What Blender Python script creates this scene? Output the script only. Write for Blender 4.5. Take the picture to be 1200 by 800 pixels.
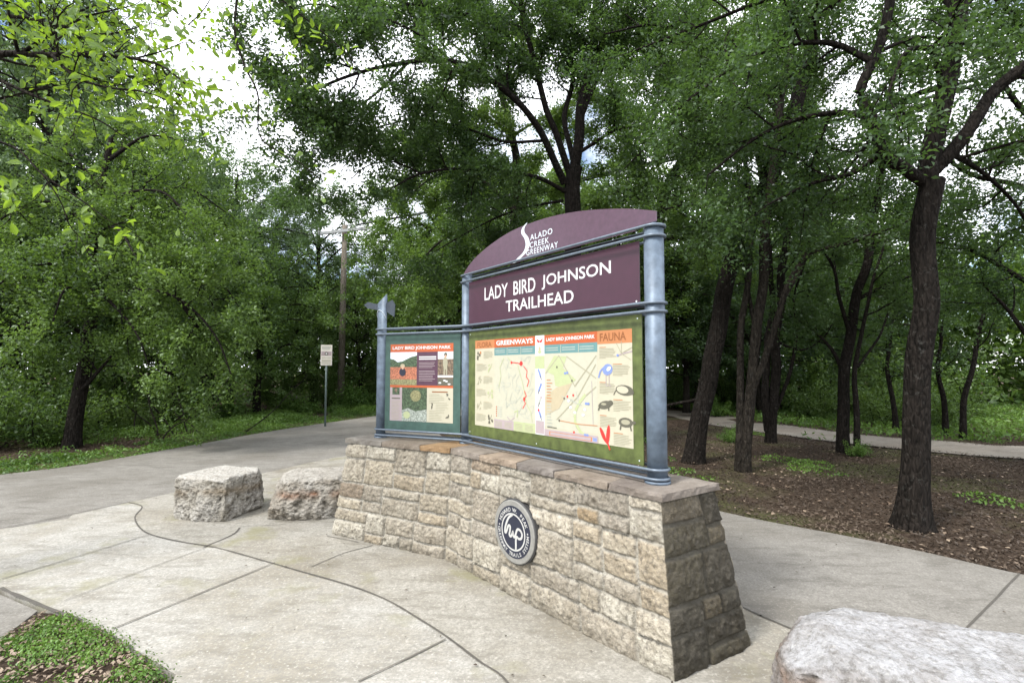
import bpy, bmesh, math, random
import numpy as np
from mathutils import Vector, Matrix

# ------------------------------------------------------------------ camera, world, sun, exposure
for o in list(bpy.data.objects):
    bpy.data.objects.remove(o, do_unlink=True)
SC = bpy.context.scene
COL = SC.collection
CAM_H = 1.6
FPX = 585.0                 # focal length in pixels of the 1200 px wide photograph
PITCH = math.atan(33.0 / FPX)
cam = bpy.data.cameras.new('camera')
cam.sensor_width = 36.0
cam.lens = 36.0 * FPX / 1200.0
cam.clip_start = 0.05
cam.clip_end = 800
camo = bpy.data.objects.new('camera', cam)
COL.objects.link(camo)
camo.location = (0, 0, CAM_H)
camo.rotation_euler = (math.pi / 2 + PITCH, 0, 0)
SC.camera = camo

SUN_DIR = Vector((-0.66, -0.52, 1.05)).normalized()      # towards the sun
SUN_EL = math.asin(SUN_DIR.z)
SUN_AZ = math.atan2(SUN_DIR.x, SUN_DIR.y)
world = bpy.data.worlds.new('World')
SC.world = world
world.use_nodes = True
wn, wl = world.node_tree.nodes, world.node_tree.links
wn.clear()
w_out = wn.new('ShaderNodeOutputWorld')
w_bg = wn.new('ShaderNodeBackground')
w_bg.inputs['Strength'].default_value = 0.10
w_sky = wn.new('ShaderNodeTexSky')
w_sky.sky_type = 'NISHITA'
w_sky.sun_disc = False
w_sky.sun_elevation = SUN_EL
w_sky.sun_rotation = SUN_AZ % (2 * math.pi)
w_tc = wn.new('ShaderNodeTexCoord')
w_map = wn.new('ShaderNodeMapping')
w_map.inputs['Scale'].default_value = (1.0, 1.0, 1.5)
w_map.inputs['Location'].default_value = (0.35, 0.1, 0.0)
w_noise = wn.new('ShaderNodeTexNoise')
w_noise.inputs['Scale'].default_value = 2.6
w_noise.inputs['Detail'].default_value = 6
w_noise.inputs['Roughness'].default_value = 0.55
w_ramp = wn.new('ShaderNodeValToRGB')
w_ramp.color_ramp.elements[0].position = 0.37
w_ramp.color_ramp.elements[0].color = (0, 0, 0, 1)
w_ramp.color_ramp.elements[1].position = 0.49
w_ramp.color_ramp.elements[1].color = (1, 1, 1, 1)
w_mix = wn.new('ShaderNodeMix')
w_mix.data_type = 'RGBA'
w_mix.inputs[7].default_value = (12.5, 12.8, 13.6, 1)
wl.new(w_tc.outputs['Generated'], w_map.inputs['Vector'])
wl.new(w_map.outputs['Vector'], w_noise.inputs['Vector'])
wl.new(w_noise.outputs['Fac'], w_ramp.inputs['Fac'])
wl.new(w_ramp.outputs['Color'], w_mix.inputs[0])
wl.new(w_sky.outputs['Color'], w_mix.inputs[6])
wl.new(w_mix.outputs[2], w_bg.inputs['Color'])
wl.new(w_bg.outputs['Background'], w_out.inputs['Surface'])

sun = bpy.data.lights.new('sun', 'SUN')
sun.energy = 2.1
sun.angle = math.radians(11)
sun.color = (1.0, 0.965, 0.91)
suno = bpy.data.objects.new('sun', sun)
COL.objects.link(suno)
suno.location = (-12, -8, 18)
suno.rotation_euler = SUN_DIR.to_track_quat('Z', 'Y').to_euler()

SC.view_settings.view_transform = 'Standard'
SC.view_settings.look = 'None'
SC.view_settings.gamma = 1.0
SC.view_settings.use_curve_mapping = False
SC.view_settings.exposure = 1.2
SC.render.engine = 'CYCLES'
SC.cycles.use_denoising = True
SC.cycles.max_bounces = 7
SC.cycles.diffuse_bounces = 4
SC.cycles.transmission_bounces = 4
SC.cycles.glossy_bounces = 2
SC.cycles.caustics_reflective = False
SC.cycles.caustics_refractive = False

RNG = np.random.default_rng(7)
random.seed(5)

# ------------------------------------------------------------------ helpers
CP, SP = math.cos(PITCH), math.sin(PITCH)

def ray(px, py):
    """Direction in the world of a point of the photograph (1200 x 800)."""
    dx, dy, dz = (px - 600.0) / FPX, 1.0, (400.0 - py) / FPX
    return Vector((dx, dy * CP - dz * SP, dy * SP + dz * CP))

def at(px, py, z=0.0):
    r = ray(px, py)
    t = (z - CAM_H) / r.z
    return Vector((r.x * t, r.y * t, z))

def W(px, py, d):
    r = ray(px, py)
    t = d / r.y
    return Vector((r.x * t, d, CAM_H + r.z * t))

def tag(o, label=None, cat=None, group=None, kind=None):
    if label: o['label'] = label
    if cat: o['category'] = cat
    if group: o['group'] = group
    if kind: o['kind'] = kind
    return o

def empty(name, loc=(0, 0, 0), rz=0.0):
    o = bpy.data.objects.new(name, None)
    COL.objects.link(o)
    o.location = loc
    o.rotation_euler = (0, 0, rz)
    o.empty_display_size = 0.2
    return o

def link(name, me, parent=None, mats=()):
    for m in mats:
        me.materials.append(m)
    o = bpy.data.objects.new(name, me)
    COL.objects.link(o)
    if parent is not None:
        o.parent = parent
        # meshes are built in world space: undo the parent's own transform
        pm = Matrix.Translation(parent.location) @ parent.rotation_euler.to_matrix().to_4x4()
        if parent.parent is not None:
            g = parent.parent
            pm = Matrix.Identity(4) if parent.type == 'MESH' else pm
            pm = Matrix.Translation(g.location) @ g.rotation_euler.to_matrix().to_4x4() if parent.type == 'MESH' else pm
            o.matrix_parent_inverse = Matrix.Identity(4)
            # parent mesh already carries the inverse of the root, so the child is in the same space
        else:
            o.matrix_parent_inverse = pm.inverted()
    return o

def mesh_np(name, V, F, smooth=False, tone=None, color=None, mat_idx=None):
    """V (N,3), F (M,k) all the same k."""
    V = np.asarray(V, np.float32)
    F = np.asarray(F, np.int32)
    me = bpy.data.meshes.new(name)
    k = F.shape[1]
    me.vertices.add(len(V)); me.vertices.foreach_set('co', V.ravel())
    me.loops.add(F.size); me.loops.foreach_set('vertex_index', F.ravel())
    me.polygons.add(len(F))
    me.polygons.foreach_set('loop_start', np.arange(0, F.size, k, dtype=np.int32))
    if smooth:
        me.polygons.foreach_set('use_smooth', np.ones(len(F), bool))
    if mat_idx is not None:
        me.polygons.foreach_set('material_index', np.asarray(mat_idx, np.int32))
    if tone is not None:
        a = me.attributes.new('tone', 'FLOAT', 'POINT')
        a.data.foreach_set('value', np.asarray(tone, np.float32))
    if color is not None:
        a = me.attributes.new('stone', 'FLOAT_COLOR', 'POINT')
        c = np.ones((len(V), 4), np.float32); c[:, :3] = color
        a.data.foreach_set('color', c.ravel())
    me.update(calc_edges=True)
    me.validate()
    return me

def bm_mesh(name, bm, smooth=False):
    me = bpy.data.meshes.new(name)
    bmesh.ops.recalc_face_normals(bm, faces=bm.faces[:])
    bm.to_mesh(me); bm.free()
    if smooth:
        for p in me.polygons: p.use_smooth = True
    return me

# numpy value noise -----------------------------------------------------
def _hash(ix, iy, iz):
    h = (ix.astype(np.uint32) * np.uint32(374761393) + iy.astype(np.uint32) * np.uint32(668265263)
         + iz.astype(np.uint32) * np.uint32(2147483647 - 58))
    h = (h ^ (h >> np.uint32(13))) * np.uint32(1274126177)
    h = h ^ (h >> np.uint32(16))
    return (h & np.uint32(0xffffff)).astype(np.float64) / float(0xffffff)

def vnoise(P):
    P = np.asarray(P, np.float64)
    i = np.floor(P).astype(np.int64); f = P - i
    f = f * f * (3 - 2 * f)
    r = 0
    for dx in (0, 1):
        for dy in (0, 1):
            for dz in (0, 1):
                w = ((f[:, 0] if dx else 1 - f[:, 0]) * (f[:, 1] if dy else 1 - f[:, 1]) * (f[:, 2] if dz else 1 - f[:, 2]))
                r = r + w * _hash(i[:, 0] + dx, i[:, 1] + dy, i[:, 2] + dz)
    return r * 2 - 1

def fbm(P, octaves=4, gain=0.5):
    P = np.asarray(P, np.float64); a = 1.0; r = 0; s = 0
    for k in range(octaves):
        r = r + a * vnoise(P * 2 ** k + 17.3 * k); s += a; a *= gain
    return r / s

# materials ---------------------------------------------------------------
def new_mat(name, rough=True):
    m = bpy.data.materials.new(name); m.use_nodes = True
    nt = m.node_tree
    b = nt.nodes['Principled BSDF']
    b.inputs['Specular IOR Level'].default_value = 0.10 if rough else 0.5
    return m, nt, b

def N(nt, typ, **kw):
    n = nt.nodes.new(typ)
    for k, v in kw.items():
        if hasattr(n, k): setattr(n, k, v)
        else: n.inputs[k].default_value = v
    return n

def coords(nt):
    return nt.nodes.new('ShaderNodeTexCoord').outputs['Object']

def ramp(nt, fac, stops):
    r = nt.nodes.new('ShaderNodeValToRGB')
    e = r.color_ramp.elements
    while len(e) < len(stops): e.new(0.5)
    for el, (p, c) in zip(e, stops):
        el.position = p
        el.color = (c, c, c, 1) if isinstance(c, (int, float)) else (*c, 1)
    nt.links.new(fac, r.inputs['Fac'])
    return r.outputs['Color']

def noise(nt, vec, scale, detail=4, rough=0.55):
    n = N(nt, 'ShaderNodeTexNoise', Scale=scale, Detail=detail, Roughness=rough)
    nt.links.new(vec, n.inputs['Vector'])
    return n.outputs['Fac']

def mixc(nt, fac, a, b, blend='MIX'):
    m = nt.nodes.new('ShaderNodeMix'); m.data_type = 'RGBA'; m.blend_type = blend
    for idx, v in ((0, fac), (6, a), (7, b)):
        if hasattr(v, 'is_linked') or hasattr(v, 'node'): nt.links.new(v, m.inputs[idx])
        elif isinstance(v, (int, float)): m.inputs[idx].default_value = v
        else: m.inputs[idx].default_value = (*v, 1)
    return m.outputs[2]

def bump(nt, b, h, strength, dist=0.01):
    n = N(nt, 'ShaderNodeBump', Strength=strength, Distance=dist)
    nt.links.new(h, n.inputs['Height'])
    nt.links.new(n.outputs['Normal'], b.inputs['Normal'])

def plain(name, c, rough=0.5, metal=0.0, var=0.12, scale=25, bmp=0.0):
    m, nt, b = new_mat(name, False)
    v = coords(nt)
    f = noise(nt, v, scale, 4)
    lo = tuple(x * (1 - var) for x in c); hi = tuple(min(1, x * (1 + var)) for x in c)
    nt.links.new(ramp(nt, f, [(0.3, lo), (0.7, hi)]), b.inputs['Base Color'])
    b.inputs['Roughness'].default_value = rough
    b.inputs['Metallic'].default_value = metal
    if bmp: bump(nt, b, noise(nt, v, scale * 4), bmp, 0.004)
    return m

def concrete(name, lo, hi, stain, moss=0.0):
    m, nt, b = new_mat(name)
    v = coords(nt)
    big = noise(nt, v, 0.9, 5, 0.6)
    mid = noise(nt, v, 6.0, 5, 0.65)
    fine = noise(nt, v, 70.0, 3, 0.6)
    c = mixc(nt, ramp(nt, mid, [(0.30, 0.0), (0.70, 1.0)]), lo, hi)
    c = mixc(nt, ramp(nt, big, [(0.46, 0.0), (0.62, 0.85)]), c, stain)
    st = N(nt, 'ShaderNodeMapping'); st.inputs['Scale'].default_value = (1.0, 3.2, 1); st.inputs['Rotation'].default_value = (0, 0, 0.6)
    nt.links.new(v, st.inputs['Vector'])
    c = mixc(nt, ramp(nt, noise(nt, st.outputs['Vector'], 2.2, 6, 0.7), [(0.50, 0.0), (0.63, 0.60)]), c, tuple(x * 0.62 for x in stain))
    c = mixc(nt, ramp(nt, noise(nt, v, 22.0, 5, 0.7), [(0.42, 0.0), (0.66, 0.55)]), c, tuple(x * 0.66 for x in lo))
    c = mixc(nt, ramp(nt, fine, [(0.40, 0.0), (0.64, 0.6)]), c, tuple(x * 0.60 for x in lo))
    c = mixc(nt, ramp(nt, noise(nt, v, 46.0, 4, 0.7), [(0.55, 0.0), (0.68, 0.5)]), c, tuple(min(1, x * 1.25) for x in hi))
    sp = N(nt, 'ShaderNodeTexVoronoi', Scale=34.0)
    nt.links.new(v, sp.inputs['Vector'])
    c = mixc(nt, ramp(nt, sp.outputs['Distance'], [(0.05, 0.45), (0.10, 0.0)]), c, tuple(x * 0.45 for x in lo))
    if moss:
        c = mixc(nt, ramp(nt, noise(nt, v, 1.7, 5, 0.6), [(0.56, 0.0), (0.68, moss)]), c, (0.20, 0.19, 0.11))
    nt.links.new(c, b.inputs['Base Color'])
    b.inputs['Roughness'].default_value = 0.85
    hm = mixc(nt, 0.5, noise(nt, v, 140.0, 3), noise(nt, v, 18.0, 5))
    bump(nt, b, hm, 0.35, 0.006)
    return m

def stone_mat(name, rough=0.9, bmp=0.6, pit=(0.55, 0.72), dark=0.55):
    """Colour from each stone's own tone, with pits and lichen on top."""
    m, nt, b = new_mat(name)
    a = N(nt, 'ShaderNodeAttribute'); a.attribute_name = 'stone'
    v = coords(nt)
    c = a.outputs['Color']
    c = mixc(nt, ramp(nt, noise(nt, v, 9.0, 6, 0.7), [(0.36, 0.0), (0.68, 0.55)]), c, (0.42, 0.38, 0.32), 'MULTIPLY')
    c = mixc(nt, ramp(nt, noise(nt, v, 38.0, 5, 0.7), [(pit[0], 0.0), (pit[1], dark)]), c, (0.10, 0.09, 0.075))
    c = mixc(nt, ramp(nt, noise(nt, v, 75.0, 3, 0.6), [(0.54, 0.0), (0.70, 0.5)]), c, mixc(nt, 1.0, c, (1.55, 1.52, 1.45), 'MULTIPLY'))
    nt.links.new(c, b.inputs['Base Color'])
    b.inputs['Roughness'].default_value = rough
    bump(nt, b, mixc(nt, 0.4, noise(nt, v, 42.0, 7, 0.75), noise(nt, v, 130.0, 3)), bmp, 0.02)
    return m

def leaf_mat(name, dark, lightc, trans, translucency=0.38, gloss=0.10):
    m = bpy.data.materials.new(name); m.use_nodes = True
    nt = m.node_tree; nt.nodes.clear()
    out = nt.nodes.new('ShaderNodeOutputMaterial')
    a = N(nt, 'ShaderNodeAttribute'); a.attribute_name = 'tone'
    oi = nt.nodes.new('ShaderNodeObjectInfo')
    c = mixc(nt, a.outputs['Fac'], dark, lightc)
    c = mixc(nt, ramp(nt, oi.outputs['Random'], [(0.0, 0.0), (1.0, 0.35)]), c, tuple(0.5 * (x + y) * k for x, y, k in zip(dark, lightc, (0.75, 0.95, 1.15))))
    d = nt.nodes.new('ShaderNodeBsdfDiffuse'); nt.links.new(c, d.inputs['Color'])
    t = nt.nodes.new('ShaderNodeBsdfTranslucent')
    nt.links.new(mixc(nt, 0.6, c, trans), t.inputs['Color'])
    g = nt.nodes.new('ShaderNodeBsdfGlossy'); g.inputs['Roughness'].default_value = 0.5
    g.inputs['Color'].default_value = (0.9, 0.95, 0.95, 1)
    m1 = nt.nodes.new('ShaderNodeMixShader'); m1.inputs[0].default_value = translucency
    nt.links.new(d.outputs[0], m1.inputs[1]); nt.links.new(t.outputs[0], m1.inputs[2])
    m2 = nt.nodes.new('ShaderNodeMixShader'); m2.inputs[0].default_value = gloss
    nt.links.new(m1.outputs[0], m2.inputs[1]); nt.links.new(g.outputs[0], m2.inputs[2])
    nt.links.new(m2.outputs[0], out.inputs['Surface'])
    return m

def bark_mat(name, lo, hi, lichen=0.25):
    m, nt, b = new_mat(name)
    v = coords(nt)
    mp = N(nt, 'ShaderNodeMapping'); mp.inputs['Scale'].default_value = (1, 1, 0.28)
    nt.links.new(v, mp.inputs['Vector'])
    f = noise(nt, mp.outputs['Vector'], 30.0, 5, 0.65)
    vo = N(nt, 'ShaderNodeTexVoronoi', Scale=26.0); vo.feature = 'DISTANCE_TO_EDGE'
    nt.links.new(mp.outputs['Vector'], vo.inputs['Vector'])
    c = mixc(nt, ramp(nt, f, [(0.35, 0.0), (0.65, 1.0)]), lo, hi)
    c = mixc(nt, ramp(nt, noise(nt, v, 16.0, 5, 0.7), [(0.58, 0.0), (0.68, lichen)]), c, (0.20, 0.20, 0.18))
    nt.links.new(c, b.inputs['Base Color'])
    b.inputs['Roughness'].default_value = 0.95
    bump(nt, b, mixc(nt, 0.5, f, ramp(nt, vo.outputs['Distance'], [(0.0, 0.0), (0.25, 1.0)])), 1.0, 0.03)
    return m

M = {}
M['trail'] = concrete('trail_concrete', (0.205, 0.194, 0.172), (0.285, 0.270, 0.243), (0.165, 0.152, 0.130))
M['apron'] = concrete('apron_concrete', (0.315, 0.302, 0.268), (0.415, 0.402, 0.366), (0.235, 0.210, 0.160), 0.6)
M['band'] = concrete('apron_band_concrete', (0.280, 0.264, 0.225), (0.370, 0.353, 0.312), (0.205, 0.180, 0.135), 0.7)
M['joint'] = plain('joint_filler', (0.075, 0.068, 0.057), 0.95)
M['hairline'] = plain('hairline_crack', (0.13, 0.12, 0.10), 0.95)
M['wall'] = stone_mat('limestone_masonry', 0.92, 1.0, (0.47, 0.66), 0.70)
M['boulder'] = stone_mat('rough_limestone', 0.95, 1.0, (0.47, 0.68), 0.68)
M['coping'] = stone_mat('flagstone', 0.7, 0.45, (0.6, 0.8), 0.4)
M['steel'] = plain('galvanised_steel', (0.105, 0.138, 0.178), 0.50, 0.25, 0.30, 18)
M['rod'] = plain('painted_rod', (0.12, 0.15, 0.185), 0.42, 0.3, 0.15, 30)
M['arrow'] = plain('grey_arrow_plate', (0.035, 0.047, 0.062), 0.5, 0.0, 0.15, 20)
M['purple'] = plain('purple_panel', (0.047, 0.0125, 0.0275), 0.40, 0.0, 0.10, 14)
M['purple_sheen'] = plain('sky_sheen_purple_panel', (0.077, 0.038, 0.062), 0.34, 0.0, 0.14, 30)  # sky sheen on the header, painted in as a lighter, greyer purple
M['white'] = plain('white_vinyl', (0.58, 0.58, 0.58), 0.5, 0, 0.02)
M['silver'] = plain('silver_vinyl', (0.60, 0.66, 0.70), 0.35, 0, 0.06)
M['green'] = plain('green_panel', (0.078, 0.100, 0.026), 0.5, 0, 0.32, 16)
M['teal'] = plain('teal_panel', (0.040, 0.086, 0.070), 0.5, 0, 0.2, 16)
M['cream'] = plain('cream_print', (0.43, 0.405, 0.305), 0.5, 0, 0.03)
M['cream2'] = plain('pale_map_print', (0.42, 0.41, 0.32), 0.5, 0, 0.03)
M['orange'] = plain('orange_print', (0.40, 0.085, 0.022), 0.5, 0, 0.04)
M['peach'] = plain('peach_print', (0.42, 0.17, 0.065), 0.5, 0, 0.04)
M['brown'] = plain('brown_print', (0.22, 0.075, 0.02), 0.5, 0, 0.04)
M['tealprint'] = plain('teal_print', (0.105, 0.22, 0.22), 0.5, 0, 0.05)
M['textgrey'] = plain('grey_print', (0.30, 0.285, 0.20), 0.6, 0, 0.05)
M['lilac'] = plain('lilac_print', (0.34, 0.28, 0.285), 0.6, 0, 0.04)
M['palegreen'] = plain('pale_green_print', (0.36, 0.40, 0.22), 0.6, 0, 0.05)
M['tan'] = plain('tan_print', (0.39, 0.335, 0.225), 0.6, 0, 0.05)
M['red'] = plain('red_print', (0.60, 0.03, 0.025), 0.5, 0, 0.05)
M['blue'] = plain('blue_print', (0.16, 0.22, 0.45), 0.5, 0, 0.1)
M['ink'] = plain('dark_print', (0.095, 0.09, 0.065), 0.5, 0, 0.1)
M['mapgrey'] = plain('map_grey_print', (0.36, 0.38, 0.33), 0.5, 0, 0.1)
M['plum'] = plain('plum_print', (0.07, 0.028, 0.05), 0.5, 0, 0.1)
M['palesky'] = plain('pale_print', (0.66, 0.72, 0.80), 0.5, 0, 0.05)
M['field'] = plain('flower_field_print', (0.36, 0.13, 0.07), 0.5, 0, 0.6, 70)
M['grassprint'] = plain('meadow_print', (0.20, 0.19, 0.09), 0.5, 0, 0.6, 90)
M['wood_print'] = plain('woodland_print', (0.05, 0.08, 0.04), 0.5, 0, 0.8, 60)
M['creek_print'] = plain('creek_print', (0.26, 0.29, 0.25), 0.5, 0, 0.7, 80)
M['sepia'] = plain('sepia_print', (0.14, 0.10, 0.065), 0.5, 0, 0.7, 60)
M['skin'] = plain('skin_print', (0.5, 0.30, 0.2), 0.5, 0, 0.1)
M['navy'] = plain('navy_enamel', (0.016, 0.019, 0.036), 0.35, 0, 0.1)
M['pewter'] = plain('pewter_rim', (0.24, 0.235, 0.215), 0.55, 0.2, 0.15, 30)
M['emblem'] = plain('emblem_silver', (0.42, 0.42, 0.40), 0.45, 0, 0.06)
M['bronze'] = plain('dark_plaque_edge', (0.06, 0.06, 0.06), 0.5, 0.3, 0.1)
M['signwhite'] = plain('weathered_white_sign', (0.62, 0.59, 0.52), 0.5, 0, 0.06)
M['signpost'] = plain('green_sign_pole', (0.12, 0.16, 0.15), 0.6, 0.3, 0.15)
M['pole'] = bark_mat('weathered_timber_pole', (0.13, 0.11, 0.09), (0.25, 0.22, 0.18), 0.1)
M['crossarm'] = plain('grey_cross_arm', (0.36, 0.37, 0.37), 0.7, 0, 0.1)
M['cable'] = plain('black_cable', (0.025, 0.028, 0.032), 0.6, 0, 0.1)
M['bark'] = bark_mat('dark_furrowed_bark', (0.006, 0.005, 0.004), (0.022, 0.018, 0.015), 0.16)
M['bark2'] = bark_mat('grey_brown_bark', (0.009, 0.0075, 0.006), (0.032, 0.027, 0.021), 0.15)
M['leaf_dark'] = leaf_mat('dark_elm_leaves', (0.015, 0.038, 0.010), (0.072, 0.128, 0.036), (0.13, 0.235, 0.035), 0.42, 0.035)
M['leaf_mid'] = leaf_mat('mid_green_leaves', (0.038, 0.080, 0.016), (0.140, 0.222, 0.052), (0.21, 0.35, 0.04), 0.42, 0.035)
M['leaf_grey'] = leaf_mat('grey_green_leaves', (0.042, 0.080, 0.030), (0.135, 0.205, 0.085), (0.18, 0.29, 0.06), 0.42, 0.04)
M['leaf_bright'] = leaf_mat('yellow_green_leaves', (0.062, 0.115, 0.012), (0.20, 0.31, 0.032), (0.38, 0.58, 0.03), 0.52, 0.04)
M['leaf_ground'] = leaf_mat('ground_cover_leaves', (0.055, 0.110, 0.018), (0.17, 0.29, 0.050), (0.22, 0.37, 0.04), 0.3, 0.03)
M['litter'] = leaf_mat('dry_leaf_litter', (0.034, 0.023, 0.016), (0.125, 0.092, 0.066), (0.13, 0.09, 0.05), 0.10, 0.03)
M['litter_pale'] = leaf_mat('pale_dry_leaves', (0.12, 0.078, 0.050), (0.34, 0.26, 0.185), (0.25, 0.16, 0.09), 0.12, 0.04)

def soil_mat():
    m, nt, b = new_mat('brown_soil')
    v = coords(nt)
    c = mixc(nt, ramp(nt, noise(nt, v, 14.0, 6, 0.7), [(0.32, 0.0), (0.68, 1.0)]), (0.036, 0.025, 0.018), (0.105, 0.077, 0.056))
    c = mixc(nt, ramp(nt, noise(nt, v, 0.55, 5, 0.6), [(0.50, 0.0), (0.62, 0.75)]), c, (0.10, 0.105, 0.045))
    c = mixc(nt, ramp(nt, noise(nt, v, 60.0, 4, 0.7), [(0.60, 0.0), (0.72, 0.5)]), c, (0.24, 0.17, 0.12))
    nt.links.new(c, b.inputs['Base Color'])
    b.inputs['Roughness'].default_value = 1.0
    bump(nt, b, noise(nt, v, 45.0, 6, 0.75), 1.0, 0.04)
    return m
M['soil'] = soil_mat()

def turf_mat():
    m, nt, b = new_mat('thin_turf')
    v = coords(nt)
    c = mixc(nt, ramp(nt, noise(nt, v, 9.0, 6, 0.7), [(0.35, 0.0), (0.65, 1.0)]), (0.055, 0.062, 0.022), (0.115, 0.150, 0.050))
    c = mixc(nt, ramp(nt, noise(nt, v, 2.0, 6, 0.7), [(0.52, 0.0), (0.64, 0.8)]), c, (0.11, 0.085, 0.055))
    nt.links.new(c, b.inputs['Base Color'])
    b.inputs['Roughness'].default_value = 1.0
    bump(nt, b, noise(nt, v, 70.0, 5, 0.75), 1.0, 0.04)
    return m
M['turf'] = turf_mat()
M['farpath'] = concrete('far_path_surface', (0.27, 0.24, 0.20), (0.38, 0.345, 0.295), (0.25, 0.21, 0.17))

# ------------------------------------------------------------------ ground, paths
def smooth_line(pts, step):
    """Catmull-Rom through the points, evenly resampled."""
    P = np.array([tuple(p) for p in pts], float)
    if len(P) == 2:
        dense = np.linspace(P[0], P[1], 24)
    else:
        Q = np.vstack([2 * P[0] - P[1], P, 2 * P[-1] - P[-2]])
        out = []
        for i in range(1, len(Q) - 2):
            t = np.linspace(0, 1, 14, endpoint=False)[:, None]
            p0, p1, p2, p3 = Q[i - 1], Q[i], Q[i + 1], Q[i + 2]
            out.append(0.5 * (2 * p1 + (p2 - p0) * t + (2 * p0 - 5 * p1 + 4 * p2 - p3) * t ** 2 + (3 * p1 - p0 - 3 * p2 + p3) * t ** 3))
        dense = np.vstack(out + [P[-1:]])
    seg = np.linalg.norm(np.diff(dense, axis=0), axis=1)
    s = np.concatenate([[0], np.cumsum(seg)])
    n = max(2, int(round(s[-1] / step)) + 1)
    u = np.linspace(0, s[-1], n)
    return np.stack([np.interp(u, s, dense[:, k]) for k in range(P.shape[1])], 1)

def ground_mesh():
    xs = np.unique(np.concatenate([np.linspace(-300, -30, 12), np.linspace(-30, 30, 121), np.linspace(30, 300, 12)]))
    ys = np.unique(np.concatenate([np.linspace(-60, -6, 8), np.linspace(-6, 44, 101), np.linspace(44, 400, 14)]))
    X, Y = np.meshgrid(xs, ys)
    P = np.stack([X.ravel(), Y.ravel(), np.zeros(X.size)], 1)
    z = -0.055 + 0.02 * fbm(P * [0.8, 0.8, 1], 3)
    far = np.clip((np.hypot(P[:, 0], P[:, 1]) - 14) / 30, 0, 1)
    z += far * 0.5 * fbm(P * 0.08, 2)
    P[:, 2] = z
    nx = len(xs)
    i, j = np.meshgrid(np.arange(nx - 1), np.arange(len(ys) - 1))
    a = (j * nx + i).ravel()
    return mesh_np('ground', P, np.stack([a, a + 1, a + 1 + nx, a + nx], 1), True)
tag(link('ground', ground_mesh(), None, [M['soil']]), kind='structure')

def poly_slab(name, pts, z, thick, mat, bevel=0.008):
    bm = bmesh.new()
    top = [bm.verts.new((p[0], p[1], z)) for p in pts]
    f = bm.faces.new(top)
    bmesh.ops.recalc_face_normals(bm, faces=[f])
    if f.normal.z < 0: f.normal_flip()
    r = bmesh.ops.extrude_face_region(bm, geom=[f])
    for v in r['geom']:
        if isinstance(v, bmesh.types.BMVert): v.co.z = z
    for v in top: v.co.z = z - thick
    me = bm_mesh(name, bm)
    return me

def g(px, py): 
    p = at(px, py, 0.0); return (p.x, p.y)

# the boundary between the grey trail and the paler apron
bound = [(-9.2, 2.2)] + [g(0, 620), g(75, 605), g(150, 589), g(205, 577), g(316, 553), g(406, 534)] + [(-2.2, 9.15), (-1.2, 8.0), (-0.2, 6.0), g(870, 713), g(920, 735), (2.9, 1.35), (4.6, -1.0)]
left_edge = [(-13, -0.5), (-10.6, 3.6), g(0, 556), g(60, 549), g(120, 540), g(250, 517), g(330, 503), g(440, 487), (-3.8, 20.5), (-1.6, 25), (2, 29)]
right_edge = [(4.6, 28), (0.3, 22.5), (-1.9, 17), (-1.9, 13), (-0.9, 10.4), (0.0, 8.9), g(700, 561), g(845, 599), g(1000, 629), g(1100, 650), g(1200, 673), (5.6, 2.4), (8.5, -1.0)]
rs = lambda L, st=0.25: [tuple(p) for p in smooth_line(L, st)]
B_ = rs(bound)
trail_poly = rs(left_edge, 0.4) + rs(right_edge, 0.4) + B_[::-1]
apron_edge = [g(0, 690), g(60, 715), g(125, 740), g(170, 770), g(205, 801), (-1.62, 1.9), (-1.2, 1.0), (-0.9, -1.0)]
ap = rs([(-5.6, 2.1)] + apron_edge[:1], 0.3)[:-1] + rs(apron_edge, 0.2)
apron_poly = B_ + [(4.4, -1.2)] + ap[::-1]
tag(link('trail_pavement', poly_slab('trail_pavement', trail_poly, 0.0, 0.08, M['trail']), None, [M['trail']]), kind='structure')
tag(link('apron_pavement', poly_slab('apron_pavement', apron_poly, 0.004, 0.08, M['apron']), None, [M['apron']]), kind='structure')
corner = [g(-60, 672), g(0, 694), g(44, 713), g(22, 730), g(0, 747), g(-80, 800)]
tag(link('side_pavement', poly_slab('side_pavement', corner, -0.012, 0.07, M['trail']), None, [M['trail']]), kind='structure')

def strip(V, F, pts, w, z, wob=0.35, seed=0):
    P = smooth_line([(p[0], p[1], 0) for p in pts], 0.05)
    T = np.gradient(P, axis=0); T /= np.linalg.norm(T, axis=1)[:, None]
    Nn = np.stack([-T[:, 1], T[:, 0], 0 * T[:, 0]], 1)
    r = vnoise(P * 3 + seed * 7.7)[:, None]
    r2 = vnoise(P * 9 + seed * 3.1)[:, None]
    ww = 0.5 * w * (1 + wob * r2)
    P = P + Nn * r * w * wob
    b = sum(len(v) for v in V)
    A, B = P + Nn * ww, P - Nn * ww
    A[:, 2] = z; B[:, 2] = z
    n = len(P)
    V.append(A); V.append(B)
    i = np.arange(n - 1)
    F.append(np.stack([b + i, b + i + 1, b + n + i + 1, b + n + i], 1))

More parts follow.
